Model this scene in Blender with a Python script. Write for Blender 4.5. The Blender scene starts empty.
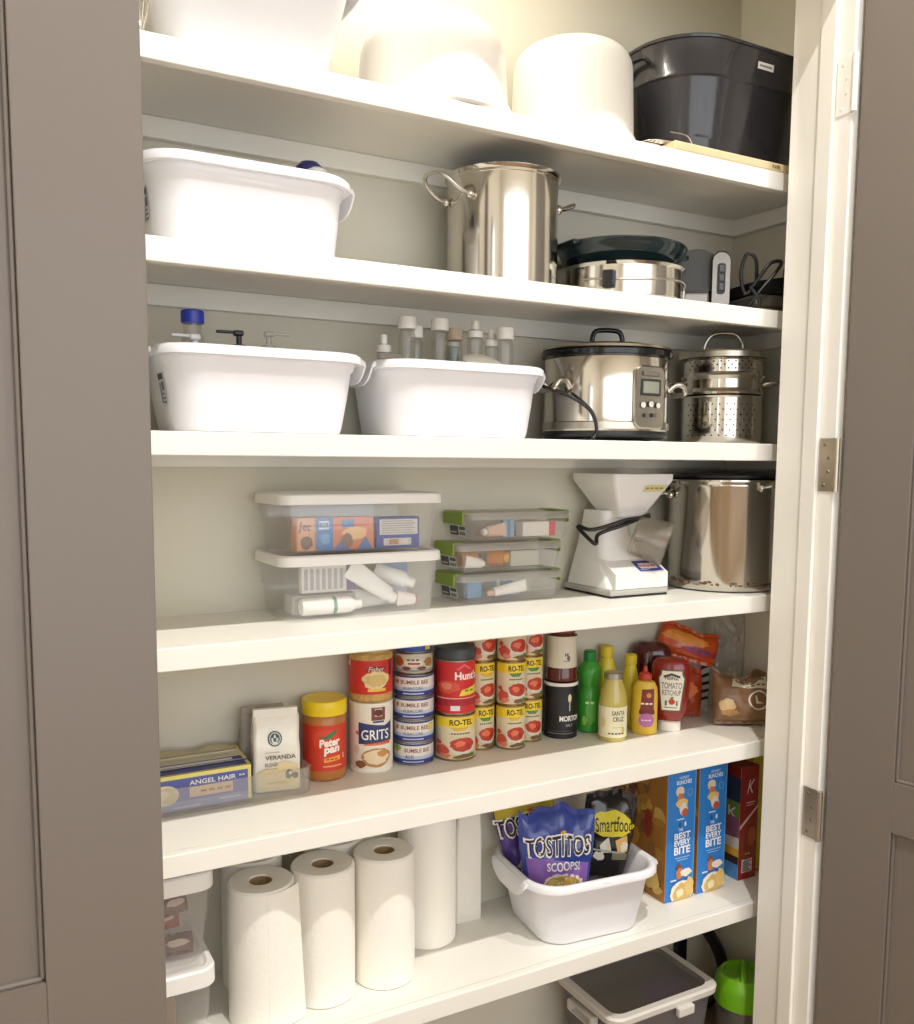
import bpy, bmesh, math, random
from mathutils import Vector, Matrix, noise
PI = math.pi
SC = bpy.context.scene
COL = SC.collection
sin, cos = math.sin, math.cos

# ------------------------------------------------------------------ materials
MATS = {}
def lin(c):
    c = c / 255.0
    return c / 12.92 if c <= 0.04045 else ((c + 0.055) / 1.055) ** 2.4
def rgb(h):
    if isinstance(h, str):
        h = h.lstrip('#'); h = tuple(int(h[i:i + 2], 16) for i in (0, 2, 4))
    return (lin(h[0]), lin(h[1]), lin(h[2]), 1.0)
def mat(name, col, rough=0.5, metal=0.0, bump=None, spec=0.5, trans=0.0, sub=0.0, coat=0.0, var=0.0, vscale=20.0, aniso=0.0):
    if name in MATS: return MATS[name]
    m = bpy.data.materials.new(name); m.use_nodes = True
    nt = m.node_tree; b = nt.nodes['Principled BSDF']
    b.inputs['Base Color'].default_value = rgb(col)
    b.inputs['Roughness'].default_value = rough
    b.inputs['Metallic'].default_value = metal
    b.inputs['Specular IOR Level'].default_value = spec
    b.inputs['Transmission Weight'].default_value = trans
    b.inputs['Coat Weight'].default_value = coat
    b.inputs['Anisotropic'].default_value = aniso
    if sub:
        b.inputs['Subsurface Weight'].default_value = sub
        b.inputs['Subsurface Radius'].default_value = (0.01, 0.01, 0.01)
    if var or bump:
        tc = nt.nodes.new('ShaderNodeTexCoord')
    if var:
        n = nt.nodes.new('ShaderNodeTexNoise'); n.inputs['Scale'].default_value = vscale; n.inputs['Detail'].default_value = 4
        nt.links.new(tc.outputs['Object'], n.inputs['Vector'])
        mx = nt.nodes.new('ShaderNodeMix'); mx.data_type = 'RGBA'
        c = rgb(col)
        mx.inputs['A'].default_value = tuple(max(0, x * (1 - var)) for x in c[:3]) + (1,)
        mx.inputs['B'].default_value = tuple(min(1, x * (1 + var)) for x in c[:3]) + (1,)
        nt.links.new(n.outputs['Fac'], mx.inputs['Factor'])
        nt.links.new(mx.outputs['Result'], b.inputs['Base Color'])
    if bump:
        kind, scale, strength, dist = bump
        if kind == 'noise':
            n = nt.nodes.new('ShaderNodeTexNoise'); n.inputs['Scale'].default_value = scale; n.inputs['Detail'].default_value = 5; out = n.outputs['Fac']
        elif kind == 'voronoi':
            n = nt.nodes.new('ShaderNodeTexVoronoi'); n.inputs['Scale'].default_value = scale; out = n.outputs['Distance']
        elif kind == 'wave':
            n = nt.nodes.new('ShaderNodeTexWave'); n.inputs['Scale'].default_value = scale; out = n.outputs['Fac']
        nt.links.new(tc.outputs['Object'], n.inputs['Vector'])
        bp = nt.nodes.new('ShaderNodeBump'); bp.inputs['Strength'].default_value = strength; bp.inputs['Distance'].default_value = dist
        nt.links.new(out, bp.inputs['Height']); nt.links.new(bp.outputs['Normal'], b.inputs['Normal'])
    MATS[name] = m
    return m
def clear(name, col, opac=0.2, rough=0.12):
    """thin clear plastic: passes light straight through, with a milky share and a glossy skin"""
    if name in MATS: return MATS[name]
    m = bpy.data.materials.new(name); m.use_nodes = True
    nt = m.node_tree; b = nt.nodes['Principled BSDF']; o = nt.nodes['Material Output']
    b.inputs['Base Color'].default_value = rgb(col); b.inputs['Roughness'].default_value = 0.4
    t = nt.nodes.new('ShaderNodeBsdfTransparent'); t.inputs['Color'].default_value = tuple(0.6 + 0.4 * x for x in rgb(col)[:3]) + (1,)
    mx = nt.nodes.new('ShaderNodeMixShader'); mx.inputs['Fac'].default_value = opac
    gl = nt.nodes.new('ShaderNodeBsdfGlossy'); gl.inputs['Roughness'].default_value = rough
    fr = nt.nodes.new('ShaderNodeValue'); fr.outputs[0].default_value = 0.05
    m2 = nt.nodes.new('ShaderNodeMixShader')
    tl = nt.nodes.new('ShaderNodeBsdfTranslucent'); tl.inputs['Color'].default_value = rgb(col)
    m3 = nt.nodes.new('ShaderNodeMixShader'); m3.inputs['Fac'].default_value = 0.5
    nt.links.new(b.outputs[0], m3.inputs[1]); nt.links.new(tl.outputs[0], m3.inputs[2])
    nt.links.new(t.outputs[0], mx.inputs[1]); nt.links.new(m3.outputs[0], mx.inputs[2])
    nt.links.new(fr.outputs[0], m2.inputs[0]); nt.links.new(mx.outputs[0], m2.inputs[1]); nt.links.new(gl.outputs[0], m2.inputs[2]); nt.links.new(m2.outputs[0], o.inputs['Surface'])
    MATS[name] = m
    return m
def ink(h, rough=0.45):
    h = h.lstrip('#')
    return mat('print_' + h, h, rough)

M_SHELF = mat('white_shelf_paint', 'efece3', 0.42, bump=('noise', 60, 0.04, 0.001))
M_WALL = mat('closet_wall_paint', 'd8d3c3', 0.8, bump=('noise', 140, 0.08, 0.001))
M_TRIM = mat('white_trim_paint', 'f3f0e9', 0.4, bump=('noise', 60, 0.03, 0.001))
M_ROOM = mat('room_wall_paint', 'ebe6dc', 0.8, bump=('noise', 120, 0.06, 0.001))
M_DOOR = mat('grey_door_paint', '746b63', 0.45, bump=('noise', 90, 0.05, 0.001), var=0.02, vscale=3)
M_CEIL = mat('ceiling_paint', 'efeae0', 0.9)
M_FLOOR = mat('brown_wood_floor', '8d7355', 0.4, var=0.25, vscale=6, bump=('wave', 3, 0.1, 0.001))
M_HINGE = mat('satin_nickel', 'b9ad99', 0.35, 1.0)
M_WHITE = mat('white_plastic', 'e9e8ec', 0.35, sub=0.05)
M_WHITE2 = mat('warm_white_plastic', 'f3efe6', 0.3)
M_LID = mat('milky_white_lid', 'eeebe6', 0.35)
M_STEEL = mat('polished_steel', 'cfcac0', 0.13, 1.0, aniso=0.3)
M_STEEL2 = mat('brushed_steel', 'b9b3a6', 0.26, 1.0, aniso=0.5)
M_TIN = mat('tin', 'b5b0a6', 0.3, 1.0)
M_GOLDTIN = mat('gold_tin', 'b99a5a', 0.35, 1.0)
M_BLACK = mat('black_plastic', '17171a', 0.35)
M_BLACKG = mat('black_gloss', '131316', 0.12)
M_DGREY = mat('dark_grey_plastic', '45484a', 0.45)
M_CLEAR = clear('clear_storage_plastic', 'ffffff', 0.085, 0.08)
M_CLEARB = clear('clear_bottle_plastic', 'e6e4de', 0.13, 0.06)
M_FROST = clear('frosted_plastic', 'e9e6e0', 0.42, 0.35)
M_PAPER = mat('paper_towel', 'faf6ec', 0.95, bump=('voronoi', 110, 0.25, 0.0015))
M_CARD = mat('brown_card', 'a98a62', 0.9)
M_GREEN = mat('green_latch', '7f9a2a', 0.4)
M_TUB = mat('black_enamel', '2b2a30', 0.22, 0.0, coat=0.4)
M_WOOD = mat('pale_board_wood', 'd9c49c', 0.55, var=0.15, vscale=9)
M_DARKHOLE = mat('dark_recess', '1c1a18', 0.8)

# ------------------------------------------------------------------ mesh helpers
def ss(x): return max(0.0, x)
FLAT = {}
def box(bm, x0, y0, z0, x1, y1, z1, bev=0.0, mi=0, seg=2):
    n0 = len(bm.faces)
    t = bmesh.new()
    bmesh.ops.create_cube(t, size=1.0)
    for v in t.verts:
        v.co = Vector(((x0 + x1) / 2 + v.co.x * (x1 - x0), (y0 + y1) / 2 + v.co.y * (y1 - y0), (z0 + z1) / 2 + v.co.z * (z1 - z0)))
    if bev: bmesh.ops.bevel(t, geom=list(t.edges), offset=bev, segments=seg, profile=0.5, affect='EDGES')
    merge(bm, t, mi)
    FLAT.setdefault(id(bm), []).append((n0, len(bm.faces)))
def merge(bm, t, mi=None, mtx=None):
    vm = {}
    for v in t.verts: vm[v] = bm.verts.new(mtx @ v.co if mtx else v.co)
    for f in t.faces:
        try: nf = bm.faces.new([vm[v] for v in f.verts])
        except ValueError: continue
        nf.material_index = f.material_index if mi is None else mi
        nf.smooth = True
    t.free()
def loft(bm, rings, cap0=True, cap1=True, mi=0, closed=False):
    R = [[bm.verts.new(p) for p in r] for r in rings]
    n = len(R[0]); pairs = list(zip(R, R[1:])) + ([(R[-1], R[0])] if closed else [])
    for a, b in pairs:
        for i in range(n):
            j = (i + 1) % n
            try: f = bm.faces.new((a[i], a[j], b[j], b[i])); f.material_index = mi; f.smooth = True
            except ValueError: pass
    if not closed:
        if cap0:
            f = bm.faces.new(list(reversed(R[0]))); f.material_index = mi
        if cap1:
            f = bm.faces.new(R[-1]); f.material_index = mi
def lathe(bm, prof, seg=40, cx=0, cy=0, mi=0, cap0=True, cap1=True, sx=1, sy=1):
    rings = [[Vector((cx + sx * r * cos(2 * PI * i / seg), cy + sy * r * sin(2 * PI * i / seg), z)) for i in range(seg)] for r, z in prof]
    loft(bm, rings, cap0, cap1, mi)
def rrect(hx, hy, r, z, n=6, cx=0, cy=0):
    r = min(r, hx, hy); P = []
    for qx, qy, a0 in ((1, 1, 0), (-1, 1, PI / 2), (-1, -1, PI), (1, -1, 1.5 * PI)):
        for k in range(n + 1):
            a = a0 + PI / 2 * k / n
            P.append(Vector((cx + qx * (hx - r) + r * cos(a), cy + qy * (hy - r) + r * sin(a), z)))
    return P
def catmull(pts, k=6):
    P = [Vector(p) for p in pts]; out = []
    for i in range(len(P) - 1):
        a, b, c, d = P[max(i - 1, 0)], P[i], P[i + 1], P[min(i + 2, len(P) - 1)]
        for s in range(k):
            t = s / k
            out.append(0.5 * ((2 * b) + (c - a) * t + (2 * a - 5 * b + 4 * c - d) * t * t + (3 * b - a - 3 * c + d) * t ** 3))
    out.append(P[-1]); return out
def tube(bm, pts, r, seg=8, mi=0, smooth=True, k=6, flat=1.0):
    seg = max(seg, 12)
    pts = catmull(pts, k) if smooth else [Vector(p) for p in pts]
    rings = []; up = None
    for i, p in enumerate(pts):
        d = (pts[min(i + 1, len(pts) - 1)] - pts[max(i - 1, 0)]).normalized()
        if up is None:
            up = Vector((0, 0, 1)) if abs(d.z) < 0.9 else Vector((1, 0, 0))
        s = d.cross(up).normalized(); up = s.cross(d).normalized()
        rr = r(i / (len(pts) - 1)) if callable(r) else r
        rings.append([p + rr * (cos(2 * PI * q / seg) * s + flat * sin(2 * PI * q / seg) * up) for q in range(seg)])
    loft(bm, rings, True, True, mi)
def sphere(bm, c, r, mi=0, sx=1, sy=1, sz=1, u=20, v=12):
    t = bmesh.new(); bmesh.ops.create_uvsphere(t, u_segments=u, v_segments=v, radius=r)
    for q in t.verts: q.co = Vector((c[0] + q.co.x * sx, c[1] + q.co.y * sy, c[2] + q.co.z * sz))
    merge(bm, t, mi)
def cylx(bm, p0, p1, r, seg=20, mi=0, r1=None):
    p0, p1 = Vector(p0), Vector(p1)
    tube(bm, [p0, p1], (lambda t: r + ((r if r1 is None else r1) - r) * t), seg, mi, False)
def prism(bm, poly, z0, z1, mi=0):
    loft(bm, [[Vector((x, y, z0)) for x, y in poly], [Vector((x, y, z1)) for x, y in poly]], True, True, mi)
def B(): return bmesh.new()
def P(name, bm, mats, parent=None, label=None, angle=0.6, loc=None):
    if not isinstance(mats, (list, tuple)): mats = [mats]
    bmesh.ops.recalc_face_normals(bm, faces=list(bm.faces))
    for f in bm.faces: f.smooth = True
    bm.faces.ensure_lookup_table()
    for a, b in FLAT.pop(id(bm), []):
        for k in range(a, b): bm.faces[k].smooth = False
    for e in bm.edges:
        if len(e.link_faces) == 2 and e.calc_face_angle(0.0) > angle: e.smooth = False
    me = bpy.data.meshes.new(name); bm.to_mesh(me); bm.free()
    for m in mats: me.materials.append(m)
    o = bpy.data.objects.new(name, me); COL.objects.link(o)
    if parent is not None: o.parent = parent
    if loc is not None: o.location = loc
    if label: o['label'] = label
    return o
def T(name, label, cat, loc, rz=0.0, group=None, rot=None):
    o = bpy.data.objects.new(name, None); COL.objects.link(o)
    o.empty_display_size = 0.02
    o.location = loc; o.rotation_euler = rot if rot else (0, 0, rz)
    o['label'] = label; o['category'] = cat
    if group: o['group'] = group
    return o
def tag(o, label, cat, group=None):
    o['label'] = label; o['category'] = cat
    if group: o['group'] = group
    return o
def S(o): o['kind'] = 'structure'; return o
def dup(root, loc, label, rz=None, group=None):
    r = root.copy(); COL.objects.link(r); r.location = loc
    if rz is not None: r.rotation_euler = (0, 0, rz)
    r['label'] = label
    if group: r['group'] = group
    for ch in list(root.children):
        c = ch.copy(); COL.objects.link(c); c.parent = r
        for g in ch.children:
            d = g.copy(); COL.objects.link(d); d.parent = c
    return r
def face_cam(x, y): return -math.atan2(x, y)          # turns a front (-Y) towards the doorway where one stands

# ------------------------------------------------------------------ printed labels: flat ink shapes wrapped on a surface
TXT = {}
def text_bm(s, bold, shear):
    key = (s, bold, shear)
    if key not in TXT:
        cu = bpy.data.curves.new('lettering', 'FONT'); cu.body = s; cu.offset = bold; cu.shear = shear; cu.resolution_u = 3
        cu.align_x = 'CENTER'
        o = bpy.data.objects.new('lettering', cu)
        me = bpy.data.meshes.new_from_object(o)
        vs = [(v.co.x, v.co.y) for v in me.vertices]; fs = [tuple(p.vertices) for p in me.polygons]
        bpy.data.objects.remove(o); bpy.data.curves.remove(cu); bpy.data.meshes.remove(me)
        TXT[key] = (vs, fs)
    return TXT[key]
def blob(cx, cy, rx, ry, seed, n=22, amp=0.15):
    rnd = random.Random(seed); return [(cx + rx * (1 + amp * rnd.uniform(-1, 1)) * cos(2 * PI * i / n), cy + ry * (1 + amp * rnd.uniform(-1, 1)) * sin(2 * PI * i / n)) for i in range(n)]
SMALL_PRINT = {'WARRANTY', 'PASTA', 'NET WT 16 OZ', 'CAPELLINI', 'CREAMY', 'SALMON', 'DICED TOMATOES', 'DICED', 'LIME', 'SQUEEZE', 'MUSTARD', 'CHEDDAR', 'PRETZELS', 'RED', 'of', '100% LEMON'}
def small_print(L):
    """print too small to read in the photograph: a row of short ink dashes"""
    _, s, cx, cy, h, c = L[:6]; w = L[6].get('w', 0.02) if len(L) > 6 else 0.02
    n = max(2, len(s) // 2); st = w / n
    return [('r', cx - w / 2 + st * i, cy - h * 0.28, cx - w / 2 + st * (i + 0.72), cy + h * 0.28, c) for i in range(n)]
def decal(bm, mats, layers, fmap, du=None, dv=None, base=0.0004, inc=0.00012):
    layers = [q for L in layers for q in (small_print(L) if L[0] == 't' and L[1] in SMALL_PRINT else [L])]
    for k, L in enumerate(layers):
        kind = L[0]; col = L[-1] if kind != 't' else L[5]
        m = ink(col) if isinstance(col, str) else col
        if m not in mats: mats.append(m)
        mi = mats.index(m); t = bmesh.new()
        if kind == 'r':
            _, x0, y0, x1, y1, _c = L
            t.faces.new([t.verts.new((x, y, 0)) for x, y in ((x0, y0), (x1, y0), (x1, y1), (x0, y1))])
        elif kind == 'e':
            _, cx, cy, rx, ry, _c = L
            t.faces.new([t.verts.new((cx + rx * cos(2 * PI * i / 28), cy + ry * sin(2 * PI * i / 28), 0)) for i in range(28)])
        elif kind == 'ring':
            _, cx, cy, rx, ry, w, _c = L
            A = [t.verts.new((cx + rx * cos(2 * PI * i / 28), cy + ry * sin(2 * PI * i / 28), 0)) for i in range(28)]
            Q = [t.verts.new((cx + (rx - w) * cos(2 * PI * i / 28), cy + (ry - w) * sin(2 * PI * i / 28), 0)) for i in range(28)]
            for i in range(28): t.faces.new((A[i], A[(i + 1) % 28], Q[(i + 1) % 28], Q[i]))
        elif kind == 'p':
            t.faces.new([t.verts.new((x, y, 0)) for x, y in L[1]])
            bmesh.ops.triangulate(t, faces=list(t.faces))
        elif kind == 't':
            _, s, cx, cy, h, _c = L[:6]; o = L[6] if len(L) > 6 else {}
            vs, fs = text_bm(s, o.get('bold', 0.0), o.get('shear', 0.0))
            xs = [v[0] for v in vs]; ys = [v[1] for v in vs]
            w0, h0 = max(xs) - min(xs), max(ys) - min(ys)
            sy = h / h0; sx = o['w'] / w0 if 'w' in o else sy
            mx, my = (max(xs) + min(xs)) / 2, (max(ys) + min(ys)) / 2; ca, sa = cos(o.get('rot', 0)), sin(o.get('rot', 0))
            V = []
            for x, y in vs:
                X, Y = (x - mx) * sx, (y - my) * sy
                V.append(t.verts.new((cx + X * ca - Y * sa, cy + X * sa + Y * ca, 0)))
            for f in fs:
                try: t.faces.new([V[i] for i in f])
                except ValueError: pass
        for ax, st in ((0, du), (1, dv)):
            if not st: continue
            lo = min(v.co[ax] for v in t.verts); hi = max(v.co[ax] for v in t.verts)
            q = math.ceil(lo / st) * st
            while q < hi - 1e-6:
                if q > lo + 1e-6:
                    co = Vector((0, 0, 0)); co[ax] = q; no = Vector((0, 0, 0)); no[ax] = 1
                    bmesh.ops.bisect_plane(t, geom=list(t.verts) + list(t.edges) + list(t.faces), dist=1e-7, plane_co=co, plane_no=no)
                q += st
        off = base + inc * k
        for v in t.verts: v.co = Vector(fmap(v.co.x, v.co.y, off))
        merge(bm, t, mi)
def cylmap(R, a0=0.0, sy=1.0):
    Rf = R if callable(R) else (lambda v: R)
    R0 = Rf(0.0) if not callable(R) else None
    def f(u, v, o):
        r = Rf(v); a = u / (R0 or Rf(v)) + a0
        return ((r + o) * sin(a), -(r * sy + o) * cos(a), v)
    return f
def frontmap(y): return lambda u, v, o: (u, y - o, v)
def leftmap(x): return lambda u, v, o: (x - o, -u, v)
def topmap(z): return lambda u, v, o: (u, v, z + o)
def label_part(name, parent, layers, fmap, du=None, dv=None, wrap=None, base=0.0004, label=None):
    """a printed label: optional band all round (R, z0, z1, colour) and inked shapes on it"""
    bm = B(); mats = []
    if wrap:
        R, z0, z1, c = wrap[:4]; sy = wrap[4] if len(wrap) > 4 else 1
        mats.append(ink(c) if isinstance(c, str) else c)
        lathe(bm, [(R + 0.0003, z0), (R + 0.0003, z1)], 48, cap0=False, cap1=False, mi=0, sy=(R * sy + 0.0003) / (R + 0.0003))
    decal(bm, mats, layers, fmap, du, dv, base)
    me_angle = 0.6
    for f in bm.faces: f.smooth = True
    me = bpy.data.meshes.new(name); bm.to_mesh(me); bm.free()
    for m in mats: me.materials.append(m)
    o = bpy.data.objects.new(name, me); COL.objects.link(o); o.parent = parent
    if label: o['label'] = label
    return o

# ------------------------------------------------------------------ the place: a closet behind a double door, and the room in front of it
YF, YB = 1.479, 1.785           # front edge of the shelves, back wall
XL, XR = 0.10, 1.79             # closet side walls
SZ = [2.104, 1.810, 1.516, 1.172, 0.829, 0.435]
CEIL = 4.20
def slab(name, x0, y0, z0, x1, y1, z1, m, bev=0.0):
    bm = B(); box(bm, x0, y0, z0, x1, y1, z1, bev); return S(P(name, bm, m))
slab('floor', -2.0, -2.6, -0.05, 3.4, 2.0, 0.0, M_FLOOR)
slab('ceiling', -2.0, -2.6, CEIL, 3.4, 2.0, CEIL + 0.05, M_CEIL)
slab('wall_back', XL - 0.06, YB, 0, XR + 0.06, YB + 0.06, CEIL, M_WALL)
slab('wall_right', XR, 1.443, 0, XR + 0.06, YB, CEIL, M_WALL)
slab('wall_left', XL - 0.06, 1.443, 0, XL, YB, CEIL, M_WALL)
slab('wall_front_right', 1.62, 1.29, 0, 3.4, 1.443, CEIL, M_ROOM)
slab('wall_front_left', -2.0, 1.29, 0, 0.215, 1.443, CEIL, M_ROOM)
slab('wall_front_above', 0.215, 1.29, 2.47, 1.62, 1.443, CEIL, M_ROOM)
bm = B()
for y0, y1, z0, z1 in ((-2.6, -1.25, 0, CEIL), (-0.80, 1.443, 0, CEIL), (-1.25, -0.80, 0, 0.3), (-1.25, -0.80, 2.35, CEIL)): box(bm, -2.06, y0, z0, -2.0, y1, z1)
S(P('wall_room_left', bm, M_ROOM))
bm = B()
for y in (-1.25, -0.84): box(bm, -2.05, y, 0.3, -2.01, y + 0.04, 2.35, 0.004)
for z in (0.3, 1.3, 2.31): box(bm, -2.045, -1.21, z, -2.015, -0.84, z + 0.04, 0.004)
S(P('window_2', bm, M_TRIM))
slab('wall_room_right', 3.4, -2.6, 0, 3.46, 1.443, CEIL, M_ROOM)
# rear wall of the room with a wide unseen window, added for fill light
bm = B()
box(bm, -2.0, -2.66, 0, -1.35, -2.6, CEIL); box(bm, 2.75, -2.66, 0, 3.4, -2.6, CEIL)
box(bm, -1.35, -2.66, 0, 2.75, -2.6, 0.45); box(bm, -1.35, -2.66, 3.0, 2.75, -2.6, CEIL)
S(P('wall_room_rear', bm, M_ROOM))
bm = B()
for x in (-1.35, 0.0, 1.35, 2.70): box(bm, x, -2.655, 0.45, x + 0.05, -2.605, 3.0, 0.004)
for z in (0.45, 2.10, 2.95): box(bm, -1.3, -2.65, z, 2.7, -2.61, z + 0.05, 0.004)
S(P('fill_window', bm, M_TRIM))
BLUE = mat('blue_curtain_cloth', '3f7fae', 0.9)
bm = B(); pts = [(-1.95 + 0.018 * sin(i * 1.1), -0.78 + 0.22 * i / 40) for i in range(41)]
loft(bm, [[Vector((x, y, z)) for x, y in pts] + [Vector((x - 0.004, y, z)) for x, y in reversed(pts)] for z in (0.05, 1.2, 2.42)])
tag(P('curtain', bm, BLUE), 'blue curtain hanging beside the narrow room window behind the viewer', 'curtain')

# jamb, stop and header of the doorway
bm = B(); box(bm, 1.60, 1.29, 0, 1.62, 1.443, 2.47, 0.001); box(bm, 1.590, 1.329, 0, 1.60, 1.366, 2.448, 0.002); S(P('trim_1', bm, M_TRIM))
bm = B(); box(bm, 0.215, 1.29, 0, 0.235, 1.443, 2.47, 0.001); S(P('trim_2', bm, M_TRIM))
bm = B(); box(bm, 0.235, 1.29, 2.448, 1.60, 1.443, 2.47, 0.001); box(bm, 0.235, 1.329, 2.438, 1.59, 1.366, 2.448, 0.002); S(P('trim_3', bm, M_TRIM))

def door(name, W, st0, st1):
    """leaf lying in the local xz plane, face towards -y, hinge stile at x=0; recessed flat panels"""
    bm = B(); th = 0.036; Z0, Z1 = 0.012, 2.408
    box(bm, 0, 0, Z0, st0, th, Z1, 0.0015); box(bm, W - st1, 0, Z0, W, th, Z1, 0.0015)
    for z0, z1 in ((Z0, 0.24), (0.728, 0.832), (2.34, Z1)): box(bm, st0, 0, z0, W - st1, th, z1, 0.0)
    fr = P(name, bm, M_DOOR)
    for z0, z1 in ((0.24, 0.728), (0.832, 2.34)):
        b2 = B(); box(b2, st0, 0.013, z0, W - st1, th - 0.013, z1)
        P('panel', b2, M_DOOR, fr)
        b2 = B(); w = 0.006
        for x0, x1, a0, a1 in ((st0, st0 + w, z0, z1), (W - st1 - w, W - st1, z0, z1), (st0, W - st1, z0, z0 + w), (st0, W - st1, z1 - w, z1)):
            box(b2, x0, 0.006, a0, x1, 0.014, a1, 0.002)
        P('panel_moulding', b2, M_DOOR, fr)
    return S(fr)
d1 = door('door_1', 0.685, 0.142, 0.142)
d1.location = (0.217 - 0.685, 1.17, 0)
d2 = door('door_2', 0.685, 0.136, 0.136)
a = math.radians(-76)           # swung out past square
d2.location = (1.607, 1.275, 0); d2.rotation_euler = (0, 0, a)
inv = (Matrix.Translation(d2.location) @ Matrix.Rotation(a, 4, 'Z')).inverted()
for z in (0.40 + 0.02, 0.720 + 0.0, 1.470, 2.222):
    if z < 0.5: continue
    bm = B(); box(bm, 1.5975, 1.289, z - 0.055, 1.5999, 1.3265, z + 0.055, 0.0004)
    for dz in (-0.042, -0.014, 0.014, 0.042):
        yy = 1.314 if abs(dz) > 0.03 else 1.304
        t = bmesh.new(); bmesh.ops.create_cone(t, cap_ends=True, segments=12, radius1=0.004, radius2=0.003, depth=0.0012)
        merge(bm, t, 1, Matrix.Translation((1.597, yy, z + dz)) @ Matrix.Rotation(-PI / 2, 4, 'Y'))
    cylx(bm, (1.598, 1.284, z - 0.055), (1.598, 1.284, z + 0.055), 0.006)
    bm.transform(inv)
    P('hinge', bm, [M_HINGE, mat('hinge_screw', '8d8374', 0.4, 1.0)] if z < 2 else [M_TRIM, M_TRIM], d2)

# shelves
shelf_lab = ['top white shelf under the cake carriers and black tub', 'second white shelf from the top, under the tall stock pot and hand appliance',
             'white shelf under the two tubs of bottles and the slow cooker', 'white shelf under the clear storage boxes and the grain mill',
             'white shelf under the food cans and sauce bottles', 'lowest white shelf under the paper towel rolls and cereal boxes']
for z, lab in zip(SZ, shelf_lab):
    t = T('shelf', lab, 'shelf', (XL, YF, z), group='white closet shelves')
    W = XR - XL
    bm = B(); box(bm, 0.0005, 0.0195, -0.019, W - 0.0005, YB - YF - 0.0005, 0); P('board', bm, M_SHELF, t)
    bm = B(); box(bm, 0.0005, 0, -0.038, W - 0.0005, 0.019, 0, 0.0018); P('nosing', bm, M_SHELF, t)
    bm = B()
    if z > 1.3: box(bm, 0.0005, YB - YF - 0.0195, -0.0575, W - 0.0005, YB - YF - 0.0005, -0.0195, 0.0012); P('cleat', bm, M_SHELF, t)
    for x in (0.0005, W - 0.0195):
        bm = B(); box(bm, x, 0.02, -0.0575, x + 0.019, YB - YF - 0.02, -0.0195, 0.0012); P('cleat', bm, M_SHELF, t)

# ------------------------------------------------------------------ camera (standing in the doorway) and light
cam = bpy.data.cameras.new('camera'); co = bpy.data.objects.new('camera', cam); COL.objects.link(co)
R = Matrix(((0.87600315, -0.48226032, 0.00659329), (-0.04422072, -0.09392264, -0.99459694), (0.48027389, 0.87097849, -0.10360243)))
M = Matrix((R[0], -R[1], -R[2])).transposed().to_4x4(); M.translation = (0, 0, 1.47); co.matrix_world = M
cam.sensor_fit = 'HORIZONTAL'; cam.sensor_width = 36; cam.lens = 916 / 914 * 36; cam.shift_y = 45.83 / 914; cam.clip_start = 0.02
SC.camera = co

def kelvin(r, g, b): return (r, g, b)
def ceiling_lamp(x, y, power, label):
    t = T('ceiling_light', label, 'ceiling light', (x, y, CEIL), group='recessed ceiling lights')
    bm = B(); lathe(bm, [(0.085, -0.0005), (0.085, -0.006), (0.066, -0.009), (0.063, -0.0005)], 40, cap0=False, cap1=False); P('trim_ring', bm, M_TRIM, t)
    m = MATS.get('lamp_lens')
    if not m:
        m = bpy.data.materials.new('lamp_lens'); m.use_nodes = True; b = m.node_tree.nodes['Principled BSDF']
        b.inputs['Emission Color'].default_value = (1, 0.9, 0.74, 1); b.inputs['Emission Strength'].default_value = 6; MATS['lamp_lens'] = m
    bm = B(); lathe(bm, [(0.063, -0.001), (0.063, -0.003)], 40); P('lens', bm, m, t)
    L = bpy.data.lights.new('lamp', 'AREA'); L.shape = 'DISK'; L.size = 0.09; L.energy = power; L.color = (1.0, 0.97, 0.92)
    o = bpy.data.objects.new('lamp', L); COL.objects.link(o); o.parent = t; o.location = (0, 0, -0.012)
ceiling_lamp(0.60, -0.02, 62.0, 'round recessed ceiling light in front of the shelves, nearer the folded-back door leaf')
ceiling_lamp(1.70, -0.02, 38.0, 'round recessed ceiling light in front of the shelves, beside the swung-out door leaf')
slab('ceiling_closet', XL, 1.443, 2.76, XR, YB, 2.80, M_CEIL)
t = T('ceiling_strip_light', 'slim linear light on the closet ceiling above the top shelf', 'ceiling light', (0.72, 1.462, 2.76))
bm = B(); box(bm, -0.30, -0.02, -0.018, 0.30, 0.02, -0.0005, 0.003); P('housing', bm, M_TRIM, t)
bm = B(); box(bm, -0.29, -0.014, -0.0205, 0.29, 0.014, -0.0182, 0.0); P('lens', bm, MATS['lamp_lens'], t)
L = bpy.data.lights.new('lamp', 'AREA'); L.shape = 'RECTANGLE'; L.size = 0.58; L.size_y = 0.028; L.energy = 4.0; L.color = (1.0, 0.95, 0.85)
o = bpy.data.objects.new('lamp', L); COL.objects.link(o); o.parent = t; o.location = (0, 0, -0.024)
w = bpy.data.worlds.new('world'); SC.world = w; w.use_nodes = True
bg = w.node_tree.nodes['Background']; bg.inputs['Color'].default_value = (0.93, 0.96, 1.0, 1); bg.inputs['Strength'].default_value = 2.5
L = bpy.data.lights.new('window_portal', 'AREA'); L.shape = 'RECTANGLE'; L.size = 4.0; L.size_y = 2.5; L.cycles.is_portal = True
o = bpy.data.objects.new('window_portal', L); COL.objects.link(o); o.location = (0.7, -2.58, 1.72); o.rotation_euler = (PI / 2, 0, 0)
SC.view_settings.view_transform = 'Standard'; SC.view_settings.look = 'None'; SC.view_settings.gamma = 1.0; SC.view_settings.use_curve_mapping = False
SC.view_settings.exposure = 0.2
SC.cycles.use_denoising = True; SC.cycles.max_bounces = 10; SC.cycles.diffuse_bounces = 5; SC.cycles.glossy_bounces = 5; SC.cycles.transparent_max_bounces = 24
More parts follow.
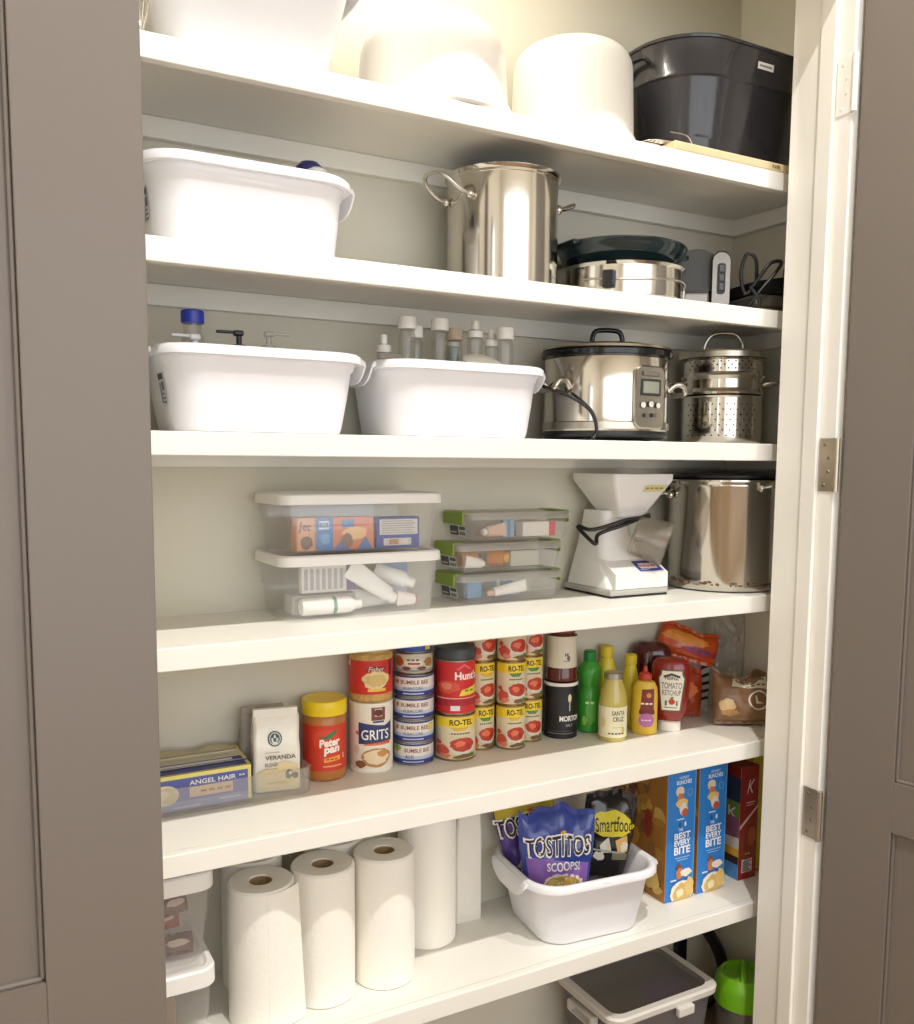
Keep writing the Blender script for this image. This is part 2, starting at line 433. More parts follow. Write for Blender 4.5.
SC.cycles.caustics_reflective = False; SC.cycles.caustics_refractive = False; SC.cycles.sample_clamp_indirect = 6.0

# ------------------------------------------------------------------ white plastic dish tubs
def dish_tub(label, loc, rz, rx, ry, bx, by, h, group=None, sticker=True):
    """rx,ry rim half sizes; bx,by base half sizes"""
    t = T('dish_tub', label, 'tub', loc, rz, group)
    bm = B(); N = 8; R = []
    def at(f, dx=0, r=0.06): return rrect(bx + (rx - 0.014 - bx) * f + dx, by + (ry - 0.014 - by) * f + dx, r, 0, N)
    def ring(f, dx, z, r):
        p = at(f, dx, r)
        for v in p: v.z = z
        return p
    R += [ring(0, -0.012, 0.0, 0.045), ring(0, -0.003, 0.003, 0.05), ring(0, 0, 0.012, 0.052), ring(0.45, 0, h * 0.45, 0.056), ring(0.8, 0, h * 0.78, 0.06), ring(0.82, 0.003, h * 0.80, 0.062), ring(1, 0.003, h - 0.016, 0.065)]
    R += [ring(1, 0.011, h - 0.0175, 0.07), ring(1, 0.014, h - 0.016, 0.072), ring(1, 0.0135, h - 0.004, 0.072), ring(1, 0.009, h, 0.07), ring(1, 0.002, h - 0.001, 0.065), ring(1, -0.003, h - 0.006, 0.06)]
    R += [ring(0.45, -0.003, h * 0.45, 0.054), ring(0, -0.003, 0.014, 0.05), ring(0, -0.014, 0.004, 0.04)]
    loft(bm, R); P('body', bm, M_WHITE, t, angle=0.9)
    for s in (-1, 1):                               # turned-down grip at each end of the rim
        bm = B(); L = []
        for k in range(13):
            q = (k - 6) / 6; yy = q * (ry - 0.055); d = 0.030 * (1 - abs(q) ** 4)
            L.append((yy, d))
        pts = []
        rings = []
        for yy, d in L:
            x0 = s * (rx - 0.002); x1 = s * (rx + 0.006); z1 = h - 0.004
            rings.append([Vector((x0, yy, z1)), Vector((x1 - s * 0.003, yy, z1 - 0.001)), Vector((x1, yy, z1 - 0.005)), Vector((x1 + s * 0.002, yy, z1 - 0.012 - d)), Vector((x1 - s * 0.001, yy, z1 - 0.012 - d)), Vector((x0, yy, z1 - 0.008))])
        loft(bm, rings); P('grip', bm, M_WHITE, t)
    bm = B(); x = 0.0                               # small oval pip on the front rim
    sphere(bm, (0.0, -(ry - 0.002), h - 0.006), 0.009, sx=1.3, sy=0.25, sz=0.35); P('rim_mark', bm, M_WHITE, t)
    if sticker:
        sl = (rx - 0.014 - bx) / h
        fm = lambda u, v, o: (-(bx + sl * v) - o, -u, v)
        label_part('sticker', t, [('r', 0.028, 0.045, 0.068, 0.1, 'dcdde2'), ('r', 0.030, 0.088, 0.066, 0.098, '3a3a44'), ('r', 0.032, 0.05, 0.046, 0.083, '8d93a3'), ('r', 0.049, 0.07, 0.065, 0.084, '5d6372'), ('r', 0.049, 0.049, 0.065, 0.052, '3a3a44'), ('r', 0.049, 0.056, 0.065, 0.059, '3a3a44'), ('r', 0.049, 0.063, 0.062, 0.066, '3a3a44')], fm, None, None, base=0.0012)
    return t
z1, z2, z3, z4, z5, z6 = SZ
E = 0.0006
GT = 'white plastic dish tubs'
# top shelf ---------------------------------------------------------------
dish_tub('white plastic dish tub at the far end of the top shelf, cut by the frame', (0.462, 1.640, z1 + E), 0, 0.205, 0.140, 0.140, 0.100, 0.225, GT, False)
bm = B()
for k in range(5):
    a = k * PI / 5; tube(bm, [(0.012 * cos(a) * q, 0.012 * sin(a) * q, zz) for q, zz in ((0.2, 0), (1, 0.03), (1.2, 0.055), (0.7, 0.075), (0, 0.082), (-0.7, 0.075), (-1.2, 0.055), (-1, 0.03), (-0.2, 0))], 0.0011, 6)
cylx(bm, (0, 0, 0), (0, 0, -0.0), 0.004)
o = P('whisk', bm, M_STEEL); o.location = (0.2775, 1.502, z1 + 0.0012); tag(o, 'small wire whisk head peeking out beside the grey door edge on the top shelf', 'whisk')

def cake_carrier(label, loc, R, H, r_top):
    t = T('cake_carrier', label, 'cake carrier', loc, 0, 'round white cake carriers')
    bm = B(); lathe(bm, [(R - 0.006, 0), (R - 0.001, 0.004), (R, 0.012), (R - 0.001, 0.018), (R - 0.008, 0.02), (R - 0.012, 0.012)], 64); P('base_plate', bm, M_WHITE2, t)
    bm = B(); r = R - 0.010
    pr = [(r, 0.0185), (r + 0.003, 0.019), (r + 0.003, 0.030), (r - 0.001, 0.033), (r - 0.006, H - r_top)]
    for k in range(1, 9):
        a = k / 8 * PI / 2; pr.append((r - 0.006 - r_top * (1 - cos(a)), H - r_top + r_top * sin(a)))
    pr.append((0.03, H + 0.002)); lathe(bm, pr, 64); P('dome', bm, M_WHITE2, t, angle=0.8)
    for s in (-1, 1):
        bm = B(); box(bm, s * (R - 0.006) - 0.006, -0.018, 0.006, s * (R - 0.006) + 0.006, 0.018, 0.04, 0.003); P('clip', bm, M_WHITE2, t)
    return t
cake_carrier('tall domed white cake carrier between the white tub and the shorter carrier', (0.838, 1.628, z1 + E), 0.155, 0.194, 0.085)
cake_carrier('shorter white cake carrier beside the black tub, standing on its pale lid', (1.172, 1.640, z1 + E), 0.1395, 0.214, 0.045)

o = None
t = T('cutting_board', 'pale wooden board lying under the black tub', 'board', (1.548, 1.628, z1 + E))
bm = B(); box(bm, -0.234, -0.148, 0, 0.236, 0.148, 0.018, 0.003); P('board', bm, M_WOOD, t)
label_part('stamp', t, [('t', 'NIE', 0.055, 0.009, 0.008, '33261b', {'w': 0.024, 'bold': 0.02})], frontmap(-0.148))

t = T('beverage_tub', 'large black oval metal tub standing on the wooden board', 'tub', (1.558, 1.636, z1 + 0.0245))
bm = B(); N = 12
def tr(hx, hy, z, r): return rrect(hx - 0.022, hy, r, z, N)
loft(bm, [tr(0.200, 0.104, 0, 0.10), tr(0.212, 0.112, 0.004, 0.11), tr(0.216, 0.116, 0.03, 0.115), tr(0.219, 0.118, 0.034, 0.115), tr(0.221, 0.12, 0.05, 0.115), tr(0.236, 0.134, 0.150, 0.13), tr(0.239, 0.137, 0.154, 0.13), tr(0.239, 0.137, 0.160, 0.13), tr(0.238, 0.136, 0.164, 0.13), tr(0.246, 0.142, 0.222, 0.135),
          tr(0.250, 0.145, 0.223, 0.137), tr(0.251, 0.146, 0.227, 0.137), tr(0.249, 0.144, 0.230, 0.137), tr(0.243, 0.139, 0.226, 0.13), tr(0.230, 0.13, 0.15, 0.12), tr(0.212, 0.112, 0.01, 0.1)])
P('body', bm, M_TUB, t, angle=0.5)
for s in (-1, 1):
    bm = B(); tube(bm, [(s * 0.221, -0.045, 0.185), (s * 0.232, -0.045, 0.19), (s * 0.238, -0.03, 0.195), (s * 0.238, 0.03, 0.195), (s * 0.232, 0.045, 0.19), (s * 0.221, 0.045, 0.185)], 0.0045, 8, k=4)
    P('handle', bm, M_BLACKG, t)
label_part('name_label', t, [('r', -0.005, 0.186, 0.042, 0.200, 'e8e4da'), ('r', 0.0, 0.191, 0.037, 0.195, '8a857c')], lambda u, v, o: (u, -(0.12 + (v - 0.05) * 0.1285) - o - 0.0012, v), label='small white paper label')
bm = B(); y0 = -0.1
for k in range(4): tube(bm, [(-0.25 + 0.012 * k, -0.06 + 0.0 * k, 0.0015), (-0.235 + 0.01 * k, -0.115 + 0.004 * k, 0.0015), (-0.19, -0.128 + 0.004 * k, 0.0015), (-0.13, -0.132 + 0.004 * k, 0.0015)], 0.0012, 6)
tube(bm, [(-0.13, -0.132, 0.0015), (-0.135, -0.130, 0.004), (-0.15, -0.128, 0.020), (-0.19, -0.124, 0.022)], 0.0012, 6)
o = P('wire_rack', bm, M_STEEL); o.location = (1.512, 1.628, z1 + 0.0198); tag(o, 'thin chrome wire rack lying on the wooden board at the black tub', 'rack')
t2 = None
bm = B(); box(bm, -0.016, -0.012, 0, 0.016, 0.012, 0.232, 0.003); o = P('yellow_carton', bm, mat('yellow_card', 'd8b23c', 0.6)); o.location = (1.648, 1.675, z1 + 0.036); o.rotation_euler = (0, 0, 0.3); tag(o, 'yellow carton corner peeking over the rim of the black tub', 'carton')

# second shelf ------------------------------------------------------------
TUB2 = dish_tub('white plastic dish tub holding a dark blue lidded bottle on the second shelf', (0.462, 1.649, z2 + E), 0, 0.184, 0.132, 0.156, 0.108, 0.147, GT)
t = T('bottle', 'bottle with dark blue round lid in the second-shelf white tub', 'bottle', (0.588, 1.625, z2 + 0.022))
bm = B(); lathe(bm, [(0.022, 0), (0.024, 0.004), (0.024, 0.130), (0.018, 0.138)], 28); P('body', bm, M_FROST, t)
bm = B(); lathe(bm, [(0.024, 0.134), (0.0255, 0.150), (0.024, 0.162), (0.016, 0.170), (0.0, 0.172)], 28, cap1=False); P('lid', bm, mat('navy_plastic', '23266b', 0.3), t)
t = T('bottle', 'white topped bottle in front of the dark blue lid, second-shelf tub', 'bottle', (0.585, 1.578, z2 + 0.016))
bm = B(); lathe(bm, [(0.016, 0), (0.018, 0.004), (0.018, 0.115)], 28); P('body', bm, M_FROST, t)
bm = B(); lathe(bm, [(0.019, 0.113), (0.020, 0.140), (0.017, 0.150), (0.008, 0.155), (0, 0.156)], 28, cap1=False); P('lid', bm, M_WHITE, t)
t = T('plastic_tray', 'clear crumpled plastic tray sticking out of the second-shelf white tub', 'tray', (0.475, 1.70, z2 + 0.055))
bm = B(); rnd = random.Random(4)
V = [[bm.verts.new((-0.055 + 0.11 * i / 8, -0.02 + 0.04 * j / 3, 0.125 + 0.016 * rnd.random() + 0.012 * (i % 2))) for j in range(4)] for i in range(9)]
for i in range(8):
    for j in range(3): bm.faces.new((V[i][j], V[i + 1][j], V[i + 1][j + 1], V[i][j + 1]))
P('rim', bm, M_FROST, t)
bm = B(); loft(bm, [rrect(0.04, 0.015, 0.01, 0), rrect(0.055, 0.02, 0.012, 0.125)], cap1=False); P('body', bm, M_CLEARB, t)

def loop_handle(parent, ang, R, z, w, out, drop, r, m):
    """wire loop handle on a round pot, pointing out at angle ang"""
    bm = B(); ca, sa = cos(ang), sin(ang)
    def q(d, s, zz): return Vector((ca * (R + d) - sa * s, sa * (R + d) + ca * s, zz))
    tube(bm, [q(-0.002, -w, z - 0.004), q(out * 0.35, -w, z), q(out * 0.8, -w * 0.9, z + drop * 0.6), q(out, -w * 0.5, z + drop), q(out, w * 0.5, z + drop), q(out * 0.8, w * 0.9, z + drop * 0.6), q(out * 0.35, w, z), q(-0.002, w, z - 0.004)], r, 8, k=5)
    for s in (-w, w): sphere(bm, q(0, s, z - 0.004), r * 1.9, sz=1.2)
    return P('handle', bm, m, parent)
t = T('stock_pot', 'tall polished steel stock pot on the second shelf beside the low pan', 'stock pot', (1.012, 1.652, z2 + E))
bm = B(); R = 0.113; H = 0.232
lathe(bm, [(R - 0.008, 0), (R - 0.002, 0.003), (R, 0.010), (R, H - 0.014), (R + 0.001, H - 0.013), (R + 0.001, H - 0.008), (R + 0.005, H - 0.004), (R + 0.006, H - 0.001), (R + 0.003, H + 0.0005), (R - 0.002, H - 0.003), (R - 0.002, 0.006)], 72, cap0=True, cap1=True)
P('body', bm, M_STEEL, t, angle=0.5)
loop_handle(t, PI + 0.12, R, H - 0.050, 0.040, 0.062, 0.030, 0.0042, M_STEEL)
loop_handle(t, 0.02, R, H - 0.048, 0.038, 0.05, 0.016, 0.0042, M_STEEL)

t = T('low_pan', 'wide shallow steel pan with wire handles beside the stock pot', 'pan', (1.308, 1.640, z2 + E))
bm = B(); R = 0.137; H = 0.074
lathe(bm, [(R - 0.012, 0), (R - 0.003, 0.004), (R, 0.012), (R, H - 0.006), (R + 0.005, H), (R + 0.002, H + 0.001), (R - 0.003, H - 0.006), (R - 0.003, 0.008)], 72); P('body', bm, M_STEEL, t, angle=0.5)
bm = B(); tube(bm, [((R + 0.004) * cos(a), (R + 0.004) * sin(a), 0.040 - 0.004 * cos(3 * a)) for a in [PI + 0.35 + k * (PI - 0.7) / 20 for k in range(21)]], 0.0019, 6, k=2); P('wire_bail', bm, M_STEEL2, t)
bm = B(); ca = -0.55
box(bm, R - 0.002, -0.018, 0.02, R + 0.016, 0.018, 0.05, 0.004); bm.transform(Matrix.Rotation(-0.25, 4, 'Z')); P('bracket', bm, M_STEEL2, t)
bm = B(); box(bm, -R - 0.016, -0.014, 0.018, -R + 0.004, 0.014, 0.055, 0.005); bm.transform(Matrix.Rotation(0.75, 4, 'Z')); P('bracket', bm, M_BLACKG, t)
t = T('glass_dish', 'dark teal glass dish with handles resting on the low steel pan', 'dish', (1.312, 1.640, z2 + H + 0.0026))
TEAL = mat('teal_glass', '26393d', 0.08, trans=0.45, coat=0.3)
bm = B(); rx, ry = 0.150, 0.126; rings = []
for f, z in ((0.72, 0), (0.80, 0.004), (0.93, 0.022), (0.985, 0.040), (1.0, 0.047), (1.012, 0.0485), (1.012, 0.051), (0.99, 0.052), (0.96, 0.042), (0.9, 0.022), (0.75, 0.006)):
    rings.append([Vector((rx * f * cos(2 * PI * i / 56), ry * f * sin(2 * PI * i / 56), z + 0.004 * (cos(2 * PI * i / 56) ** 2) * (z > 0.03) * -1)) for i in range(56)])
loft(bm, rings); P('body', bm, TEAL, t)
for s in (-1, 1):
    bm = B(); box(bm, s * 0.150 - 0.010, -0.042, 0.036, s * 0.150 + 0.010, 0.042, 0.048, 0.005, seg=3); P('handle', bm, TEAL, t)

t = T('hand_mixer', 'small grey and chrome kitchen appliance with a black switch panel', 'appliance', (1.540, 1.655, z2 + E), face_cam(1.54, 1.62) + 0.15)
GA = mat('grey_appliance', '474643', 0.35)
bm = B(); prof = []
for k in range(13):
    a = PI * k / 12; prof.append((-0.062 * cos(a), 0.092 + 0.058 * sin(a)))
poly = [(-0.062, 0.0)] + prof + [(0.062, 0.0)]
loft(bm, [[Vector((x, y, z)) for x, z in poly] for y in (-0.03, -0.034 + 0.09)]); P('housing', bm, GA, t)
bm = B(); pts = rrect(0.021, 0.064, 0.02, 0, 8)
loft(bm, [[Vector((0.052 + p.x * f, y, 0.072 + p.y * 1.08 * f)) for p in pts] for y, f in ((-0.031, 1.0), (-0.050, 1.0), (-0.054, 0.93))]); P('chrome_frame', bm, mat('dark_chrome', '85807a', 0.22, 1.0), t, label='chrome front frame')
bm = B(); pts = rrect(0.009, 0.034, 0.006, 0, 5)
loft(bm, [[Vector((0.052 + p.x, y, 0.078 + p.y)) for p in pts] for y in (-0.0535, -0.057)]); P('switch_panel', bm, M_BLACK, t)
for k in range(3):
    bm = B(); box(bm, 0.047, -0.0605, 0.052 + 0.02 * k, 0.057, -0.0572, 0.066 + 0.02 * k, 0.001); P('button', bm, M_DGREY, t)
bm = B(); box(bm, -0.055, -0.0305, 0.0, 0.028, -0.040, 0.05, 0.004); P('chrome_base', bm, mat('dark_chrome', '85807a', 0.22, 1.0), t)

t = T('griddle', 'flat black electric griddle with coiled cord, at the wall end of the second shelf', 'griddle', (1.703, 1.640, z2 + E), -0.2)
bm = B(); box(bm, -0.058, -0.112, 0, 0.058, 0.112, 0.016, 0.004); P('drip_tray', bm, mat('brown_tray', '5a4233', 0.35), t)
bm = B(); box(bm, -0.056, -0.105, 0.0168, 0.056, 0.105, 0.048, 0.006); P('base', bm, mat('griddle_grey', '6d675c', 0.3, 0.5), t)
bm = B(); loft(bm, [[Vector((x, y, 0.049 + q * (0.026 + 0.02 * (x + 0.056) / 0.112))) for x, y in ((-0.056, -0.105), (0.056, -0.105), (0.056, 0.105), (-0.056, 0.105))] for q in (0, 1)]); P('lid', bm, M_BLACK, t)
bm = B(); box(bm, 0.012, -0.122, 0.062, 0.050, -0.106, 0.108, 0.005); P('handle', bm, M_BLACKG, t)
bm = B(); tube(bm, [(-0.045, -0.09, 0.065), (-0.066, -0.116, 0.118), (-0.085, -0.108, 0.132), (-0.092, -0.098, 0.09), (-0.082, -0.105, 0.045), (-0.060, -0.122, 0.080), (-0.035, -0.127, 0.112), (-0.005, -0.125, 0.116), (-0.022, -0.126, 0.09), (-0.065, -0.122, 0.04), (-0.08, -0.105, 0.008), (-0.07, -0.118, 0.006), (-0.06, -0.127, 0.025), (-0.078, -0.115, 0.06)], 0.0042, 8); P('cord', bm, M_BLACK, t)

# third shelf -------------------------------------------------------------
TA = (0.480, 1.650, z3 + E)
dish_tub('white plastic dish tub with blue-capped bottle and pump bottles, third shelf', TA, 0, 0.187, 0.132, 0.150, 0.108, 0.143, GT)
TB = (0.878, 1.650, z3 + E)
dish_tub('white plastic dish tub crowded with clear white-capped bottles, third shelf', TB, 0, 0.185, 0.132, 0.152, 0.108, 0.141, GT, False)
zb = z3 + 0.0055
t = T('water_bottle', 'clear bottle with bright blue screw cap in the third-shelf tub', 'bottle', (0.382, 1.655, zb))
bm = B(); lathe(bm, [(0.024, 0), (0.027, 0.005), (0.027, 0.12), (0.022, 0.15), (0.0155, 0.172), (0.0155, 0.189)], 32); P('body', bm, M_CLEARB, t)
bm = B(); lathe(bm, [(0.0195, 0.187), (0.020, 0.189), (0.020, 0.207), (0.018, 0.209)], 32); P('cap', bm, mat('blue_cap', '2a3bb0', 0.35), t)
def pump(x, y, h, rz, col, label):
    t = T('pump_bottle', label, 'bottle', (x, y, zb), rz)
    bm = B(); lathe(bm, [(0.022, 0), (0.024, 0.004), (0.024, h - 0.06), (0.012, h - 0.045), (0.012, h - 0.04)], 24); P('body', bm, M_FROST, t)
    bm = B(); lathe(bm, [(0.013, h - 0.042), (0.013, h - 0.026), (0.005, h - 0.024), (0.005, h - 0.008)], 20); box(bm, -0.008, -0.008, h - 0.01, 0.010, 0.008, h, 0.003); box(bm, 0.008, -0.004, h - 0.006, 0.040, 0.004, h - 0.001, 0.0015); P('pump', bm, col, t)
    return t
pump(0.518, 1.655, 0.183, 0.05, M_FROST, 'frosted bottle whose pump spout points to the crowded tub')
pump(0.462, 1.650, 0.180, PI - 0.1, M_BLACK, 'bottle with black pump head between blue cap and frosted pump')
pump(0.376, 1.612, 0.163, PI, M_WHITE, 'bottle with white flat pump head near the grey door edge')
def vial(x, y, h, r, label, cap='white', nozzle=False, body=None, rz=0.0):
    t = T('clear_bottle', label, 'bottle', (x, y, zb), rz)
    bm = B(); lathe(bm, [(r - 0.002, 0), (r, 0.003), (r, h - 0.036), (r - 0.001, h - 0.03), (r * 0.86, h - 0.022), (r * 0.86, h - 0.018)], 28); P('body', bm, body or M_CLEARB, t)
    m = {'white': M_WHITE2, 'tan': mat('tan_cap', 'b9a58c', 0.5)}[cap]
    bm = B()
    if nozzle: lathe(bm, [(r, h - 0.034), (r, h - 0.022), (r * 0.93, h - 0.0205), (r * 0.5, h - 0.018), (r * 0.5, h - 0.001), (r * 0.42, h)], 28)
    else: lathe(bm, [(r * 0.98, h - 0.023), (r * 1.06, h - 0.022), (r * 1.06, h - 0.002), (r, h)], 28)
    P('cap', bm, m, t)
GV = 'clear bottles in the third-shelf tub'
vs = [(0.790, 1.640, 0.228, 0.0165, 'tall clear bottle with white cap, first of the row from the blue-capped tub', 'white', False),
      (0.824, 1.672, 0.217, 0.0145, 'slimmer clear bottle with white cap behind the first tall bottle', 'white', False),
      (0.862, 1.640, 0.230, 0.0165, 'tall clear bottle with wide white cap, middle of the row', 'white', False),
      (0.900, 1.650, 0.215, 0.0165, 'clear bottle with tan cap next to the middle tall bottle', 'tan', False),
      (0.950, 1.652, 0.235, 0.0165, 'clear bottle with white dropper top rising above the white disc', 'white', True),
      (0.985, 1.645, 0.219, 0.0150, 'clear bottle with narrow white nozzle beside the outermost bottle', 'white', True),
      (0.994, 1.606, 0.218, 0.0165, 'outermost white-capped clear bottle, nearest the slow cooker', 'white', False),
      (0.752, 1.665, 0.195, 0.0140, 'short clear bottle without colour at the blue-capped tub end', 'white', True)]
for x, y, h, r, lab, c, nz in vs: vial(x, y, h, r, lab, c, nz)
vial(0.917, 1.690, 0.208, 0.0135, 'clear bottle with teal tint behind the tan-capped bottle', 'white', False, clear('teal_bottle', '4f8f8c', 0.4, 0.1))
bm = B(); lathe(bm, [(0.0, -0.012), (0.026, -0.011), (0.040, -0.004), (0.041, 0), (0.040, 0.003), (0.026, 0.008), (0.0, 0.010)], 36, cap0=False, cap1=False)
o = P('plastic_disc', bm, M_WHITE2); o.location = (0.925, 1.578, z3 + 0.149); o.rotation_euler = (0.45, 0, 0); tag(o, 'white domed lid lying over the rim among the clear bottles', 'disc')
bm = B(); lathe(bm, [(0.0, -0.01), (0.020, -0.009), (0.026, 0.0), (0.020, 0.008), (0.0, 0.010)], 30, cap0=False, cap1=False)
o = P('plastic_disc', bm, M_FROST); o.location = (0.738, 1.60, z3 + 0.146); tag(o, 'frosted round lid at the near corner of the bottle-filled tub', 'disc')

t = T('slow_cooker', 'oval steel slow cooker with black lid on the third shelf', 'slow cooker', (1.278, 1.640, z3 + E), face_cam(1.278, 1.64) + 0.34)
rx, ry = 0.140, 0.118
def ell(f, z, g=0.0): return [Vector(((rx * f + g) * cos(2 * PI * i / 72), (ry * f + g) * sin(2 * PI * i / 72), z)) for i in range(72)]
bm = B(); loft(bm, [ell(0.97, 0.016), ell(0.985, 0.02), ell(0.985, 0.176), ell(0.97, 0.18)]); P('body', bm, M_STEEL, t)
bm = B(); loft(bm, [ell(0.90, 0.006), ell(0.98, 0.010), ell(1.0, 0.018), ell(0.992, 0.022)]); 
for k in range(4):
    a = PI / 4 + k * PI / 2; lathe(bm, [(0.012, 0), (0.013, 0.007)], 14, cx=rx * 0.7 * cos(a), cy=ry * 0.7 * sin(a))
P('base', bm, M_BLACK, t)
bm = B(); loft(bm, [ell(0.99, 0.026), ell(0.99, 0.026, 0.0025), ell(0.99, 0.040, 0.0025), ell(0.99, 0.042)]); P('base_band', bm, M_STEEL2, t)
bm = B(); loft(bm, [ell(1.0, 0.1795), ell(1.04, 0.182), ell(1.05, 0.188), ell(1.045, 0.193), ell(1.0, 0.196)]); P('crock_rim', bm, M_BLACKG, t)
bm = B(); loft(bm, [ell(1.0, 0.1965), ell(1.0, 0.200), ell(0.85, 0.207), ell(0.5, 0.214), ell(0.15, 0.216)]); lid = P('lid', bm, mat('smoked_glass', '1b1c1f', 0.06, coat=0.5), t)
bm = B(); loft(bm, [ell(0.995, 0.197, 0.002), ell(0.995, 0.197, 0.004), ell(0.995, 0.202, 0.003), ell(0.99, 0.203)], closed=False); P('lid_rim', bm, M_STEEL2, lid)
bm = B(); tube(bm, [(-0.036, 0, 0.212), (-0.032, 0, 0.234), (-0.02, 0, 0.243), (0.02, 0, 0.243), (0.032, 0, 0.234), (0.036, 0, 0.212)], 0.0055, 8); P('lid_handle', bm, M_BLACKG, lid)
for s in (-0.036, 0.036):
    bm = B(); sphere(bm, (s, 0, 0.216), 0.009, sz=0.6); P('handle_mount', bm, M_STEEL, lid)
bm = B(); pts = rrect(0.040, 0.066, 0.016, 0, 6)
def ey(x): return -ry * 0.985 * math.sqrt(max(0.02, 1 - (x / (rx * 0.985)) ** 2))
loft(bm, [[Vector((0.060 + p.x * f, ey(0.060 + p.x * f) - d, 0.092 + p.y * f)) for p in pts] for d, f in ((-0.004, 1.0), (0.006, 1.0), (0.009, 0.95))]); pan = P('control_panel', bm, M_STEEL2, t)
lay = [('r', 0.034, 0.096, 0.086, 0.130, '2e2f2c'), ('r', 0.039, 0.101, 0.081, 0.125, '8d9183'), ('e', 0.040, 0.076, 0.006, 0.006, 'd8d4cc'), ('e', 0.060, 0.078, 0.006, 0.006, 'd8d4cc'), ('e', 0.080, 0.076, 0.006, 0.006, 'd8d4cc'), ('e', 0.050, 0.055, 0.005, 0.005, '5c5a55'), ('e', 0.070, 0.055, 0.005, 0.005, '5c5a55'), ('r', 0.038, 0.137, 0.082, 0.146, '6d6a64')]
label_part('display', t, lay, lambda u, v, o: (u, ey(u) - 0.0092 - o, v), 0.008)
def eo(a, g, z): n = Vector((cos(a) / rx, sin(a) / ry, 0)).normalized(); return Vector((rx * 0.985 * cos(a), ry * 0.985 * sin(a), z)) + n * g
for a0 in (PI + 0.42, 0.05):
    bm = B(); tube(bm, [eo(a0 - 0.26, 0, 0.112), eo(a0 - 0.26, 0.016, 0.126), eo(a0 - 0.22, 0.034, 0.124), eo(a0 - 0.15, 0.040, 0.108), eo(a0 + 0.15, 0.040, 0.108), eo(a0 + 0.22, 0.034, 0.124), eo(a0 + 0.26, 0.016, 0.126), eo(a0 + 0.26, 0, 0.112)], 0.006, 12, k=5); P('handle', bm, M_STEEL, t)
bm = B(); tube(bm, [eo(PI + 0.40, 0.046, 0.120), eo(PI + 0.50, 0.052, 0.112), eo(PI + 0.75, 0.026, 0.094), eo(PI + 1.00, 0.010, 0.070), eo(PI + 1.12, 0.008, 0.045), eo(PI + 1.15, 0.009, 0.018), eo(PI + 1.10, 0.016, 0.005)], 0.0036, 12); P('cord', bm, M_BLACK, t)

t = T('pasta_pot', 'steel pasta steamer with perforated inserts beside the slow cooker', 'pasta pot', (1.633, 1.648, z3 + E), face_cam(1.633, 1.648))
R = 0.093
bm = B(); lathe(bm, [(R - 0.004, 0.0), (R - 0.001, 0.004), (R, 0.008), (R, 0.108), (R + 0.003, 0.112), (R - 0.004, 0.113)], 64); P('lower_insert', bm, M_STEEL, t)
bm = B(); lathe(bm, [(R - 0.002, 0.1135), (R + 0.004, 0.116), (R + 0.0055, 0.121), (R + 0.002, 0.126), (R - 0.001, 0.130), (R - 0.001, 0.150), (R + 0.002, 0.154), (R + 0.0055, 0.158), (R + 0.002, 0.163), (R - 0.001, 0.167), (R - 0.001, 0.194), (R + 0.008, 0.198)], 64); P('upper_insert', bm, M_STEEL, t)
bm = B(); lathe(bm, [(R + 0.007, 0.199), (R + 0.010, 0.200), (R + 0.010, 0.212), (R + 0.013, 0.214), (R + 0.012, 0.217), (R + 0.002, 0.219), (R * 0.6, 0.224), (0.02, 0.226)], 64); lid = P('lid', bm, M_STEEL2, t)
bm = B(); tube(bm, [(-0.046, 0, 0.222), (-0.040, 0, 0.245), (-0.022, 0, 0.262), (0.022, 0, 0.262), (0.040, 0, 0.245), (0.046, 0, 0.222)], 0.004, 8); P('lid_handle', bm, M_STEEL, lid)
for nm, rows, off in (('lower_holes', [0.020, 0.032, 0.044, 0.056, 0.068, 0.080, 0.092], 0.0), ('upper_holes', [0.174, 0.182, 0.190], -0.001)):
    lay = []
    for gi in range(-5, 6):
        for z in rows:
            for du in ((-0.004, 0.004) if nm == 'lower_holes' and False else (0.0,)):
                lay.append(('e', gi * 0.0165 + du + (0.004 if rows.index(z) % 2 else -0.004), z, 0.0019, 0.0019, '2b2823'))
    bm = B(); mats = []
    for L in lay: decal(bm, mats, [L], cylmap(R + off), None)
    for f in bm.faces: f.smooth = True
    me = bpy.data.meshes.new(nm); bm.to_mesh(me); bm.free()
    for m in mats: me.materials.append(m)
    o = bpy.data.objects.new('perforation', me); COL.objects.link(o); o.parent = t
for s in (-1, 1):
    bm = B(); tube(bm, [(s * R, -0.022, 0.140), (s * (R + 0.02), -0.022, 0.144), (s * (R + 0.032), -0.012, 0.144), (s * (R + 0.032), 0.012, 0.144), (s * (R + 0.02), 0.022, 0.144), (s * R, 0.022, 0.140)], 0.0045, 8); P('handle', bm, M_STEEL, t)

